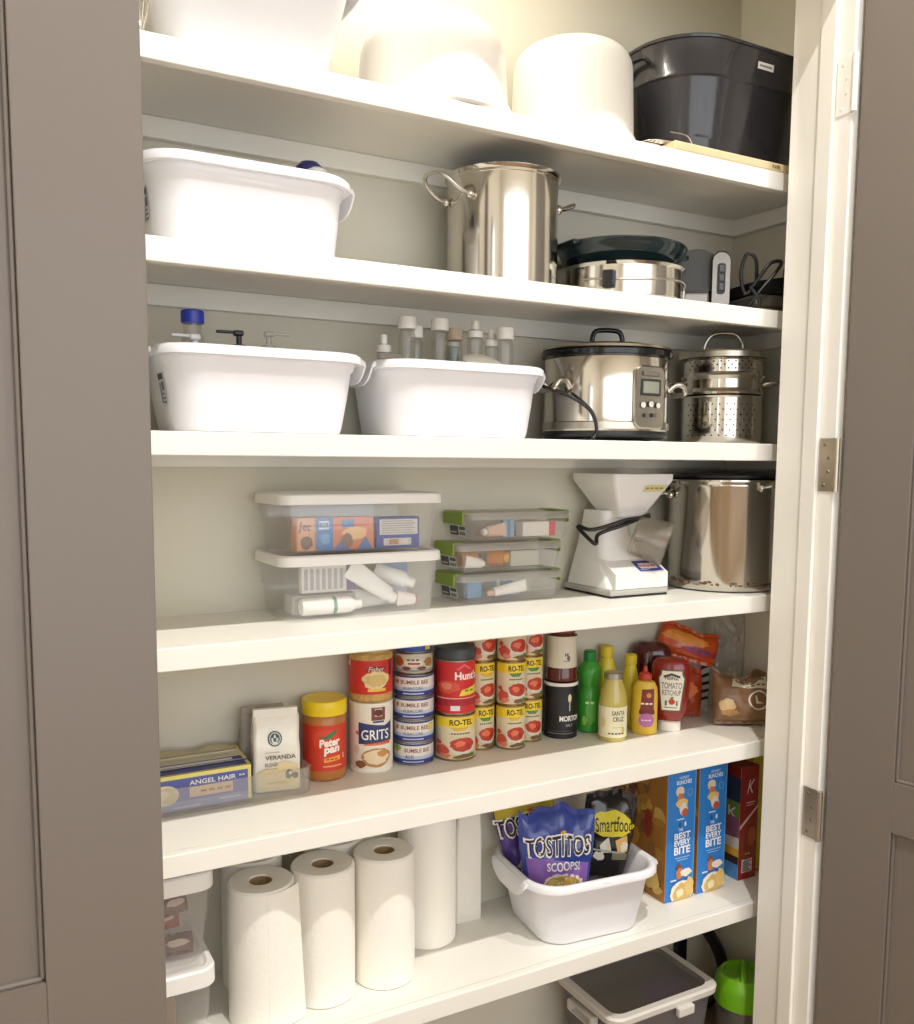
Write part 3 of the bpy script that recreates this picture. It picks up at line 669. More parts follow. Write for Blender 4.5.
# fourth shelf ------------------------------------------------------------
def storage_box(label, loc, rz, rx, ry, bx, by, h, group, lidm=None, bodym=None, lid_h=0.012):
    t = T('storage_box', label, 'storage box', loc, rz, group)
    bm = B(); hb = h - lid_h
    def rg(f, d, z, r=0.022): return rrect(bx + (rx - 0.008 - bx) * f + d, by + (ry - 0.008 - by) * f + d, r, z, 6)
    loft(bm, [rg(0, -0.008, 0), rg(0, -0.001, 0.002), rg(0, 0, 0.008), rg(0.5, 0, hb * 0.52), rg(0.52, 0.003, hb * 0.54), rg(0.96, 0.003, hb * 0.94), rg(0.97, 0.007, hb * 0.95), rg(1, 0.007, hb),
              rg(1, 0.001, hb), rg(0.96, 0.0005, hb * 0.94), rg(0.52, 0.0005, hb * 0.54), rg(0.5, -0.0025, hb * 0.52), rg(0, -0.0025, 0.010), rg(0, -0.010, 0.0025)])
    P('body', bm, bodym or M_CLEAR, t, angle=0.5)
    bm = B()
    def lg(d, z, r=0.028): return rrect(rx + d, ry + d, r, z, 6)
    loft(bm, [lg(-0.010, hb + 0.0005), lg(-0.001, hb - 0.006), lg(0, hb - 0.008), lg(0.0015, hb - 0.007), lg(0.001, h - 0.003), lg(-0.002, h), lg(-0.009, h), lg(-0.014, h - 0.005), lg(-0.020, h - 0.0055)], cap0=True, cap1=True)
    P('lid', bm, lidm or M_LID, t, angle=0.5)
    return t
GB = 'clear storage boxes on the fourth shelf'
bb = (0.683, 1.684, z4 + E)
storage_box('lower clear storage box with white lid, filled with tubes and bottles', bb, 0, 0.167, 0.090, 0.152, 0.078, 0.125, GB)
bt = (0.684, 1.684, z4 + 0.1265)
storage_box('upper clear storage box with white lid, holding orange and blue cartons', bt, 0, 0.167, 0.090, 0.152, 0.078, 0.112, GB)
def carton(name, label, loc, rz, dx, dy, dz, col, layers, group=None, cat='carton', left=None, top=None, rot=None):
    t = T(name, label, cat, loc, rz, group, rot)
    bm = B(); box(bm, -dx / 2, -dy / 2, 0, dx / 2, dy / 2, dz, 0.0008, seg=1); P('body', bm, ink(col), t)
    if layers: label_part('print', t, layers, frontmap(-dy / 2))
    if left: label_part('side_print', t, left, leftmap(-dx / 2))
    if top: label_part('top_print', t, top, topmap(dz))
    return t
zt = z4 + 0.1265 + 0.0045
carton('cracker_carton', 'orange and blue carton inside the upper clear storage box', (0.634, 1.642, zt), 0.0, 0.156, 0.034, 0.062, 'd98a4a',
       [('r', -0.075, 0, -0.043, 0.062, 'e2a878'), ('t', 'Jet', -0.062, 0.044, 0.020, '5b2f1d', {'rot': -0.1, 'bold': 0.02}), ('p', blob(-0.058, 0.016, 0.012, 0.012, 3), '6e4a3a'),
        ('r', -0.040, 0, -0.006, 0.062, '2f7fc4'), ('r', -0.034, 0.040, -0.014, 0.056, 'cfe0ee'), ('t', 'B25', -0.024, 0.048, 0.009, '234a86', {'bold': 0.03}), ('e', -0.022, 0.022, 0.010, 0.010, '6aa9da'),
        ('r', -0.006, 0, 0.075, 0.062, 'd9743a'), ('r', 0.012, 0.042, 0.036, 0.058, '3f78b8'), ('p', blob(0.038, 0.032, 0.024, 0.012, 5), 'f0c27a'), ('p', [(-0.006, 0), (0.012, 0.022), (0.03, 0.0)], '3a6fb0'), ('p', [(0.042, 0), (0.06, 0.026), (0.075, 0.0)], '3a6fb0'), ('p', blob(0.022, 0.018, 0.012, 0.014, 8), '7d5544')])
carton('medicine_carton', 'white and blue carton with a text panel inside the upper clear storage box', (0.764, 1.640, zt), 0, 0.092, 0.03, 0.060, '2f4fa8',
       [('r', -0.040, 0.026, 0.042, 0.056, 'e9e6df')] + [('r', -0.036, 0.029 + 0.0045 * k, 0.036 - 0.006 * (k % 2), 0.0305 + 0.0045 * k, '9b98a0') for k in range(6)] + [('r', -0.032, 0.005, 0.028, 0.019, 'd9d2cb'), ('r', -0.02, 0.007, 0.0, 0.017, 'c48d6a'), ('r', 0.006, 0.007, 0.022, 0.017, 'e8e2da')])
bm = B(); box(bm, -0.10, -0.0, 0, 0.10, 0.03, 0.05, 0.002); o = P('paper_packet', bm, ink('cfcac0')); o.location = (0.70, 1.690, zt); tag(o, 'pale packet behind the cartons in the upper clear storage box', 'packet')
zl = z4 + 0.0055
def bottle_lying(name, label, cat, p0, p1, r, col, cap, band=None, capf=0.82):
    """small bottle lying from p0 to p1"""
    p0, p1 = Vector(p0), Vector(p1); d = p1 - p0; L = d.length
    t = T(name, label, cat, p0); t.rotation_euler = d.to_track_quat('Z', 'Y').to_euler()
    bm = B(); lathe(bm, [(r * 0.9, 0), (r, 0.003), (r, L * (capf - 0.1)), (r * 0.55, L * capf)], 24); P('body', bm, col if not isinstance(col, str) else ink(col), t)
    bm = B(); lathe(bm, [(r * 0.6, L * (capf - 0.02)), (r * 0.62, L * 0.98), (r * 0.5, L)], 24); P('cap', bm, cap if not isinstance(cap, str) else ink(cap), t)
    if band:
        bm = B(); lathe(bm, [(r + 0.0004, L * band[0]), (r + 0.0004, L * band[1])], 24, cap0=False, cap1=False); P('band', bm, ink(band[2]), t)
    return t
def tube_lying(name, label, cat, p0, p1, r, col, cap):
    """squeeze tube: round at the cap, crimped flat at the far end"""
    p0, p1 = Vector(p0), Vector(p1); d = p1 - p0; L = d.length
    t = T(name, label, cat, p0); t.rotation_euler = d.to_track_quat('Z', 'Y').to_euler()
    bm = B(); rings = []
    for k in range(9):
        q = k / 8; a = r * (1 + 0.35 * q); b = r * (1 - q * 0.93)
        rings.append([Vector((b * cos(2 * PI * i / 20), a * sin(2 * PI * i / 20), L * (0.16 + 0.84 * q))) for i in range(20)])
    loft(bm, rings); P('body', bm, ink(col), t)
    bm = B(); lathe(bm, [(r * 0.6, 0), (r * 0.66, 0.002), (r * 0.7, L * 0.155)], 20); P('cap', bm, ink(cap), t)
    return t
bottle_lying('lotion_bottle', 'white bottle with a green band lying at the bottom of the lower clear box', 'bottle', (0.568, 1.640, zl + 0.018), (0.690, 1.640, zl + 0.018), 0.0165, 'f1efe8', 'e9e7e0', (0.50, 0.56, '4f8a72'), 0.9)
tube_lying('ointment_tube', 'fat white tube leaning diagonally inside the lower clear box', 'tube', (0.768, 1.652, zl + 0.020), (0.672, 1.652, zl + 0.088), 0.016, 'f2f0ec', 'f4f3f0')
tube_lying('ointment_tube', 'white tube lying flat under the diagonal tube in the lower clear box', 'tube', (0.765, 1.688, zl + 0.018), (0.690, 1.688, zl + 0.020), 0.015, 'eceae4', 'e6e4dd')
bottle_lying('lotion_bottle', 'white bottle lying slanted at the small-bin end of the lower clear box', 'bottle', (0.742, 1.690, zl + 0.075), (0.815, 1.655, zl + 0.048), 0.0165, 'f3f2ef', 'f6f5f2')
tube_lying('ointment_tube', 'white and red tube at the small-bin end of the lower clear box', 'tube', (0.818, 1.655, zl + 0.016), (0.775, 1.652, zl + 0.020), 0.011, 'efe4df', 'c96a5e')
carton('pill_carton', 'carton of small grey print standing in the lower clear box', (0.632, 1.668, zl + 0.041), 0, 0.110, 0.018, 0.052, 'e2dfdb',
       [('r', -0.05 + 0.012 * k, 0.006, -0.043 + 0.012 * k, 0.046, 'a9a6ab') for k in range(7)] + [('r', 0.036, 0.002, 0.055, 0.052, '6c4a86')])
carton('pill_carton', 'flat grey carton under the small-print carton in the lower clear box', (0.625, 1.690, zl), 0, 0.13, 0.05, 0.036, 'b9b4ac', [('r', -0.06, 0.004, 0.06, 0.03, 'a7a29c')])
carton('pill_carton', 'small blue and white carton behind the slanted bottle in the lower clear box', (0.790, 1.712, zl + 0.002), 0, 0.06, 0.024, 0.085, 'd5dbe8', [('r', -0.03, 0.05, 0.03, 0.085, '7f9cc8')])

GS = 'small clear bins with green latches'
def small_bin(label, x, z):
    t = T('storage_box', label, 'storage box', (x, 1.716, z), 0, GS)
    h = 0.062; hx, hy = 0.120, 0.056; N = 5
    bm = B()
    loft(bm, [rrect(hx - 0.006, hy - 0.006, 0.012, 0, N), rrect(hx - 0.001, hy - 0.001, 0.014, 0.003, N), rrect(hx + 0.006, hy + 0.004, 0.016, h - 0.013, N), rrect(hx + 0.006 - 0.002, hy + 0.002, 0.015, h - 0.013, N), rrect(hx - 0.003, hy - 0.003, 0.012, 0.005, N), rrect(hx - 0.012, hy - 0.012, 0.008, 0.003, N)]); P('body', bm, M_CLEAR, t, angle=0.5)
    bm = B(); loft(bm, [rrect(hx + 0.004, hy + 0.003, 0.016, h - 0.0125, N), rrect(hx + 0.012, hy + 0.007, 0.018, h - 0.015, N), rrect(hx + 0.0125, hy + 0.0075, 0.018, h - 0.003, N), rrect(hx + 0.010, hy + 0.005, 0.018, h, N), rrect(hx + 0.002, hy - 0.003, 0.016, h, N), rrect(hx - 0.002, hy - 0.006, 0.014, h - 0.003, N)]); P('lid', bm, M_FROST, t, angle=0.5)
    for s in (-1, 1):
        bm = B(); poly = [(s * (hx - 0.012), h + 0.0005), (s * (hx + 0.012), h + 0.0008), (s * (hx + 0.0155), h - 0.004), (s * (hx + 0.0155), h - 0.022), (s * (hx + 0.013), h - 0.024), (s * (hx + 0.0135), h - 0.004), (s * (hx + 0.010), h - 0.0004)]
        pts = [[Vector((px, y, pz)) for px, pz in [(s * (hx + 0.0140), h - 0.026), (s * (hx + 0.0175), h - 0.024), (s * (hx + 0.0170), h - 0.001), (s * (hx + 0.013), h + 0.0022), (s * (hx - 0.008), h + 0.0022), (s * (hx - 0.008), h + 0.0004), (s * (hx + 0.0128), h + 0.0002), (s * (hx + 0.0140), h - 0.004)]] for y in (-0.042, 0.042)]
        loft(bm, pts); P('latch', bm, M_GREEN, t, label='green latch')
    label_part('sticker', t, [('r', -0.036, 0.010, 0.036, 0.034, 'dedbd3'), ('r', -0.034, 0.012, 0.002, 0.032, '3b3b3c'), ('r', 0.006, 0.024, 0.033, 0.031, '5a5650'), ('r', 0.006, 0.013, 0.033, 0.020, '8b867d'), ('r', -0.030, 0.016, -0.004, 0.02, 'b9b5ad')], lambda u, v, o: (-(hx + 0.0065 * v / 0.049) - 0.0008 - o, -u, v))
    return t
sb = [('lowest of the three small clear bins with green latches, beside the grain mill', 1.052, z4 + E), ('middle of the three small clear bins with green latches, holding orange bottles', 1.050, z4 + E + 0.0652), ('topmost of the three small clear bins with green latches, blue tube inside', 1.072, z4 + E + 0.1304)]
for lab, x, z in sb: small_bin(lab, x, z)
q = z4 + E + 0.0052
tube_lying('ointment_tube', 'white tube with purple print lying in the lowest small clear bin', 'tube', (1.000, 1.678, q + 0.012), (1.095, 1.672, q + 0.026), 0.010, 'efeae2', 'd9a98a')
carton('pill_carton', 'light blue carton standing in the lowest small clear bin', (0.985, 1.715, q), 0, 0.035, 0.02, 0.036, '6fa3d3', None)
carton('pill_carton', 'blue and white carton behind the tube in the lowest small clear bin', (1.070, 1.718, q), 0, 0.06, 0.02, 0.036, '5f97cf', [('r', -0.03, 0, -0.02, 0.036, 'e6e3dc'), ('r', 0.012, 0, 0.03, 0.036, 'b8b2c4')])
q += 0.0652
bottle_lying('pill_bottle', 'orange bottle lying crosswise with yellow lid end in the middle small bin', 'bottle', (1.020, 1.715, q + 0.021), (1.062, 1.690, q + 0.021), 0.018, 'd98a3a', 'e9b84c', None, 0.8)
bottle_lying('pill_bottle', 'orange bottle with pale label behind the white tube in the middle small bin', 'bottle', (0.955, 1.722, q + 0.019), (1.005, 1.722, q + 0.019), 0.017, 'd9925a', 'a86a8a', None, 0.85)
tube_lying('ointment_tube', 'white tube at the latch end of the middle small bin', 'tube', (0.990, 1.676, q + 0.012), (0.948, 1.680, q + 0.018), 0.010, 'f0ece4', 'f3f1ec')
carton('pill_carton', 'pale greenish carton at the mill end of the middle small bin', (1.110, 1.715, q), 0, 0.075, 0.03, 0.034, 'd5d3c2', None)
q += 0.0652
tube_lying('ointment_tube', 'orange and white tube in the topmost small clear bin', 'tube', (0.985, 1.676, q + 0.014), (1.045, 1.676, q + 0.020), 0.011, 'e8c7ae', 'f2efe9')
carton('pill_carton', 'blue patterned packet standing in the topmost small clear bin', (1.062, 1.700, q), 0, 0.028, 0.014, 0.038, '8db7d8', [('r', -0.004, 0, 0.004, 0.038, '5f93c4')])
carton('pill_carton', 'white carton with red end in the topmost small clear bin', (1.130, 1.690, q + 0.002), 0, 0.085, 0.03, 0.032, 'efe9df', [('r', 0.026, 0, 0.042, 0.032, 'd9484e')])
bm = B(); box(bm, -0.05, -0.02, 0, 0.05, 0.02, 0.008, 0.002); o = P('bandage_packet', bm, ink('c98f74')); o.location = (1.06, 1.735, q); tag(o, 'brown flat packet under the blue packet in the topmost small bin', 'packet')

t = T('grain_mill', 'white electric grain mill with funnel hopper and clear cup', 'grain mill', (1.350, 1.672, z4 + E))
MW = mat('mill_white', 'ece9e6', 0.35)
bm = B()
box(bm, -0.086, -0.083, 0.004, 0.080, 0.095, 0.018, 0.004); P('base', bm, mat('mill_grey', 'b6b3ac', 0.4), t)
bm = B(); box(bm, -0.084, -0.081, 0.0, 0.078, 0.093, 0.0045, 0.001); P('foot_plate', bm, M_BLACK, t)
bm = B()                                            # wedge body: low sloped front, tall tower behind
pr = [(-0.082, 0.0185), (-0.082, 0.052), (-0.035, 0.078), (-0.012, 0.086), (0.0, 0.086), (0.0, 0.0185)]
loft(bm, [[Vector((x, y, z)) for y, z in pr] for x in (-0.072, 0.078)])
P('front_body', bm, MW, t)
bm = B()
loft(bm, [rrect(0.078, 0.082, 0.012, 0.0185, 5, -0.004, 0.010), rrect(0.070, 0.068, 0.02, 0.06, 5, -0.006, 0.024), rrect(0.054, 0.054, 0.02, 0.105, 5, -0.010, 0.034), rrect(0.044, 0.048, 0.02, 0.14, 5, -0.012, 0.038), rrect(0.040, 0.046, 0.02, 0.19, 5, -0.010, 0.036)]); P('motor_housing', bm, MW, t)
bm = B()
def hr(hx, hy, z, r=0.012): return rrect(hx, hy, r, z, 5, 0.010, 0.005)
loft(bm, [hr(0.036, 0.040, 0.176), hr(0.040, 0.044, 0.184), hr(0.084, 0.080, 0.256), hr(0.086, 0.082, 0.262), hr(0.086, 0.082, 0.274), hr(0.082, 0.078, 0.274), hr(0.080, 0.076, 0.256), hr(0.036, 0.040, 0.188)]); P('hopper', bm, MW, t)
def hop(u, v, o): return (u + 0.010, -(0.039 + (v - 0.184) * 0.5) - o - 0.0006, v)
label_part('hopper_label', t, [('r', 0.002, 0.234, 0.066, 0.250, 'd9cf9e'), ('t', 'WARRANTY', 0.034, 0.242, 0.008, '9b8a4a', {'w': 0.054})], hop, label='small yellow label')
fb = lambda u, v, o: (u, -0.082 + (v) * 0.047 / 0.0537 - 0.0005 * 0 - o * 0.5, 0.052 + v * 0.026 / 0.0537 + o + 0.0006)
label_part('maker_label', t, [('r', 0.002, 0.006, 0.070, 0.046, '39408f'), ('p', blob(0.036, 0.026, 0.026, 0.012, 4), 'd98a8a'), ('r', 0.012, 0.016, 0.060, 0.036, 'e6d8d8'), ('t', 'Kitchen Mill', 0.036, 0.026, 0.010, 'a8303a', {'w': 0.044, 'bold': 0.02}), ('r', 0.004, 0.008, 0.03, 0.013, '8d93c9')], fb, label='blue label with red lettering')
bm = B(); A = Vector((0.010, -0.038, 0.138)); Dv = Vector((0.72, -0.62, -0.30)).normalized(); rings = []
up = Vector((0, 0, 1)); s1 = Dv.cross(up).normalized(); u1 = s1.cross(Dv)
for d, r in ((0, 0.041), (0.004, 0.045), (0.074, 0.052), (0.079, 0.054), (0.079, 0.0515), (0.006, 0.043)):
    rings.append([A + Dv * d + r * (cos(2 * PI * i / 40) * s1 + sin(2 * PI * i / 40) * u1) for i in range(40)])
loft(bm, rings); P('cup', bm, clear('smoke_cup', 'd8d0c4', 0.16, 0.06), t, label='clear plastic cup')
bm = B(); tube(bm, [(0.045, -0.052, 0.176), (-0.02, -0.055, 0.172), (-0.07, -0.045, 0.158), (-0.105, -0.03, 0.150), (-0.118, 0.0, 0.156), (-0.110, -0.035, 0.128), (-0.100, -0.045, 0.120), (-0.085, -0.035, 0.140), (-0.03, -0.052, 0.160), (0.04, -0.05, 0.180), (0.055, -0.03, 0.178)], 0.0045, 8, k=8); P('cord', bm, M_BLACK, t)

t = T('stock_pot', 'large steel stock pot with stained rim at the bottom, beside the grain mill', 'stock pot', (1.652, 1.643, z4 + E), face_cam(1.652, 1.643))
R = 0.133; H = 0.262
bm = B(); lathe(bm, [(R - 0.012, 0), (R - 0.003, 0.003), (R - 0.0005, 0.010), (R, 0.014), (R, H - 0.02), (R + 0.001, H - 0.018), (R + 0.001, H - 0.012), (R + 0.005, H - 0.005), (R + 0.005, H - 0.001), (R, H), (R - 0.004, H - 0.006), (R - 0.004, 0.008)], 80)
rnd = random.Random(9); mats = [M_STEEL]
for k in range(34):
    u = rnd.uniform(-0.15, 0.15); decal(bm, mats, [('p', blob(u, rnd.uniform(0.016, 0.024), rnd.uniform(0.003, 0.009), rnd.uniform(0.0015, 0.004), k, 10, 0.5), rnd.choice(['6a4a33', '8a6a4a', '54382a']))], cylmap(R), 0.012)
P('body', bm, mats, t, angle=0.5)
loop_handle(t, PI + 0.1, R, H - 0.035, 0.048, 0.050, -0.012, 0.0045, M_STEEL)
loop_handle(t, -0.70, R, H - 0.016, 0.034, 0.028, 0.002, 0.0040, M_STEEL)
t2 = T('pot_cover', 'flat black round cover lying on the large stock pot', 'cover', (1.652, 1.643, z4 + E + H + 0.0006))
bm = B(); lathe(bm, [(0.125, 0), (0.134, 0.003), (0.135, 0.009), (0.130, 0.014), (0.1, 0.018), (0.02, 0.020)], 64); P('body', bm, M_BLACK, t2)


# fifth shelf: food ---------------------------------------------------------
z5e = z5 + E
t = T('plastic_tray', 'long clear plastic tray holding pasta boxes and the coffee bag', 'tray', (0.400, 1.713, z5e))
bm = B(); N = 5
loft(bm, [rrect(0.184, 0.0655, 0.012, 0, N), rrect(0.187, 0.0685, 0.012, 0.003, N), rrect(0.189, 0.0695, 0.012, 0.050, N), rrect(0.190, 0.071, 0.012, 0.052, N), rrect(0.187, 0.067, 0.012, 0.052, N), rrect(0.185, 0.0665, 0.012, 0.0045, N), rrect(0.180, 0.063, 0.012, 0.003, N)])
P('body', bm, clear('tray_plastic', 'f4f2ee', 0.15, 0.08), t, angle=0.5)
zb = z5e + 0.0052
ANG = [('r', -0.125, 0, 0.125, 0.066, '5a63a8'), ('r', -0.125, 0.058, 0.125, 0.066, 'e9dc7c'), ('r', 0.119, 0, 0.125, 0.066, 'e9dc7c'), ('r', -0.125, 0, 0.119, 0.016, '8b8fc0'),
       ('e', -0.035, 0.030, 0.026, 0.019, 'e6d9bd'), ('p', blob(-0.035, 0.030, 0.020, 0.015, 2, 20, 0.2), 'd9c79a'), ('p', blob(-0.037, 0.033, 0.010, 0.008, 6, 16, 0.3), 'efe2c0'),
       ('r', 0.010, 0.021, 0.090, 0.040, 'd9b894'), ('t', 'ANGEL HAIR', 0.053, 0.048, 0.009, 'f4f2ea', {'w': 0.086, 'bold': 0.02}), ('t', 'PASTA', 0.108, 0.049, 0.005, 'e6e2d8', {'w': 0.012}), ('t', 'CAPELLINI', 0.06, 0.030, 0.008, '8d6a4a', {'w': 0.06}), ('t', 'NET WT 16 OZ', 0.085, 0.010, 0.004, 'e9e6f0', {'w': 0.04}), ('r', -0.02, 0.004, 0.03, 0.007, 'c3c4de'), ('r', -0.09, 0.010, -0.064, 0.042, 'e8e6ec'), ('ring', -0.077, 0.048, 0.013, 0.009, 0.004, '24243a')]
for k, (lab, h, top) in enumerate((('blue and yellow angel hair pasta box, foremost in the clear tray', 0.0665, '3b4380'), ('second pasta box in the clear tray, directly behind the foremost one', 0.069, '3f4683'),
                            ('third pasta box in the clear tray, its cream top edge showing', 0.071, 'd8d2bd'), ('pasta box at the back of the clear tray, lid flap torn open', 0.074, 'b9ad95'))):
    t = T('pasta_box', lab, 'pasta box', (0.348, 1.672 + 0.0262 * k, zb), 0, 'pasta boxes in the clear tray')
    bm = B(); box(bm, -0.125, -0.0128, 0, 0.125, 0.0128, h, 0.0006, seg=1); P('body', bm, ink('39427f' if k < 2 else 'cfc6ae'), t)
    if k == 0: label_part('print', t, ANG, frontmap(-0.0128))
    label_part('top_print', t, [('r', -0.125, -0.0128, 0.125, 0.0128, top), ('r', -0.125, -0.0128, 0.125, -0.009, 'e9dc7c' if k < 2 else 'c9b98a'), ('r', -0.06, -0.006, 0.10, 0.006, 'e2dfe6' if k == 1 else ('4a5596' if k == 0 else 'c4bba4')), ('r', 0.119, -0.0128, 0.125, 0.0128, 'e9dc7c')], topmap(h))
    if k == 3:
        bm = B(); vs_ = [[bm.verts.new((-0.12 + 0.24 * i / 10, -0.008 + 0.014 * j, h + 0.001 + (0.005 + 0.004 * sin(i * 1.7)) * j)) for j in range(2)] for i in range(11)]
        for i in range(10): bm.faces.new((vs_[i][0], vs_[i + 1][0], vs_[i + 1][1], vs_[i][1]))
        P('flap', bm, ink('b7a988'), t)

def sack(name, label, cat, loc, rz, hw, hd, h, m, seed, fold=0.012, wr=0.003, layers=None, parts=True, loc_lay=None):
    """block-bottom bag with a folded top"""
    t = T(name, label, cat, loc, rz); bm = B(); N = 8; rings = []
    prof = [(0.96, 0.9, 0), (1.0, 1.0, 0.006), (1.0, 1.0, h * 0.25), (0.99, 0.97, h * 0.5), (0.97, 0.86, h * 0.66), (0.95, 0.62, h * 0.8), (0.94, 0.34, h * 0.91), (0.93, 0.16, h * 0.97), (0.925, 0.12, h)]
    def fy(v):
        for a, b in zip(prof, prof[1:]):
            if a[2] <= v <= b[2]: q = (v - a[2]) / (b[2] - a[2]); return hd * (a[1] + (b[1] - a[1]) * q)
        return hd * prof[-1][1]
    for fx, fd, z in prof:
        r = rrect(hw * fx, hd * fd, 0.008, z, N)
        for p in r:
            n = noise.noise(Vector((p.x * 30, p.y * 30, p.z * 22 + seed))); p.x += wr * n * (0 < z < h * .95); p.y += wr * n * 0.6 * (0 < z)
        rings.append(r)
    loft(bm, rings); P('body', bm, m, t, angle=0.9)
    bm = B(); box(bm, -hw * 0.93, -hd * 0.12 - 0.004, h - fold, hw * 0.93, hd * 0.12 + 0.002, h + 0.003, 0.0015); P('folded_top', bm, m, t)
    if layers: label_part('print', t, layers, lambda u, v, o: (u, -fy(v) - 0.0022 - o, v), 0.012, 0.012)
    return t
KRAFT = mat('silver_cream_bag', 'efe9dd', 0.35, 0.1, bump=('noise', 35, 0.5, 0.004))
GREYBAG = mat('grey_bag', 'a29a8f', 0.5, bump=('noise', 35, 0.5, 0.004))
sack('coffee_bag', 'cream coffee bag with round green emblem standing in the clear tray', 'coffee bag', (0.532, 1.694, zb), -0.17, 0.046, 0.026, 0.156, KRAFT, 1, wr=0.0055, layers=[
    ('p', [(-0.040, 0.004), (0.041, 0.004), (0.040, 0.052), (0.012, 0.060), (-0.040, 0.040)], 'e6d3a4'), ('e', -0.004, 0.104, 0.0135, 0.0145, '2f4a43'), ('ring', -0.004, 0.104, 0.011, 0.012, 0.0016, 'dfe3dc'),
    ('p', [(-0.010, 0.098), (-0.004, 0.113), (0.002, 0.098), (0.003, 0.106), (0.0, 0.094), (-0.008, 0.094), (-0.011, 0.106)], 'e3e3dc'), ('r', -0.007, 0.099, -0.001, 0.106, '3b564f'),
    ('t', 'VERANDA', 0.006, 0.068, 0.0085, '6b5b3e', {'w': 0.058, 'bold': 0.015}), ('t', 'BLEND', -0.012, 0.055, 0.007, '6b5b3e', {'w': 0.024}), ('r', -0.024, 0.046, 0.0, 0.047, '9b8a68'), ('r', -0.024, 0.078, 0.004, 0.079, '9b8a68'),
    ('p', blob(0.022, 0.034, 0.007, 0.009, 3), '35302c'), ('p', blob(0.033, 0.031, 0.006, 0.006, 5), '2b2724'), ('p', blob(0.024, 0.036, 0.003, 0.003, 6), 'ece6d8'), ('r', -0.02, 0.018, 0.02, 0.02, 'b79f6a')])
sack('coffee_bag', 'grey crumpled bag half hidden behind the cream coffee bag', 'bag', (0.522, 1.746, zb), 0.0, 0.046, 0.014, 0.150, GREYBAG, 7, wr=0.004)

def jar_face(x, y, off=0.0): return face_cam(x, y) + off
PB = mat('peanut_butter', 'b9763a', 0.3)
t = T('peanut_butter_jar', 'peanut butter jar with yellow lid and red label beside the clear tray', 'jar', (0.646, 1.728, z5e), face_cam(0.646, 1.728) + 0.16)
R = 0.044
bm = B(); lathe(bm, [(R - 0.006, 0), (R - 0.001, 0.004), (R, 0.012), (R, 0.124), (R - 0.004, 0.132), (R - 0.006, 0.136)], 56); P('body', bm, PB, t)
bm = B(); lathe(bm, [(R + 0.001, 0.134), (R + 0.002, 0.136), (R + 0.002, 0.159), (R, 0.163), (R - 0.008, 0.164), (R - 0.01, 0.1625)], 72)
P('lid', bm, mat('yellow_lid', 'f0cf1e', 0.35), t)
label_part('label', t, [('p', blob(-0.004, 0.088, 0.028, 0.020, 5, 24, 0.05), 'd9452e'), ('p', [(-0.022, 0.094), (-0.008, 0.094), (0.004, 0.100), (0.020, 0.108), (0.016, 0.098), (0.006, 0.090), (-0.006, 0.088)], '3c7a4a'),
    ('t', 'Peter', 0.004, 0.081, 0.017, 'f7f1e6', {'w': 0.044, 'bold': 0.045, 'shear': 0.15, 'rot': 0.1}), ('t', 'pan', 0.008, 0.063, 0.017, 'f7f1e6', {'w': 0.034, 'bold': 0.045, 'shear': 0.15, 'rot': 0.1}),
    ('p', [(-0.008, 0.040), (0.026, 0.044), (0.026, 0.053), (-0.008, 0.049)], 'f2a53a'), ('t', 'CREAMY', 0.009, 0.0465, 0.005, 'a8331c', {'w': 0.026, 'rot': 0.11}), ('r', -0.010, 0.031, 0.030, 0.034, 'e8a66a'), ('r', 0.033, 0.045, 0.036, 0.056, 'f0d9c2')],
    cylmap(R), 0.006, wrap=(R, 0.022, 0.116, 'cf3a22'))

def can(name, label, loc, R, h, off, wrapc, layers, group=None, top=M_TIN, lip=0.0025, cat='can', z0=0.004, z1=None, body=None):
    t = T(name, label, cat, loc, face_cam(loc[0], loc[1]) + off, group)
    bm = B(); lathe(bm, [(R - 0.004, 0.001), (R, 0), (R + 0.0012, 0.0012), (R + 0.0012, lip), (R, lip + 0.0008), (R, h - lip - 0.0008), (R + 0.0012, h - lip), (R + 0.0012, h - 0.001), (R, h - 0.0002), (R - 0.003, h - 0.0006), (R - 0.004, h - 0.003), (0.004, h - 0.003)], 48); P('body', bm, body or top, t, angle=0.5)
    label_part('label', t, layers, cylmap(R), 0.005, wrap=(R, z0, (z1 or h - 0.004), wrapc))
    return t
def band(z0, z1, c, w=0.052): return ('r', -w, z0, w, z1, c)
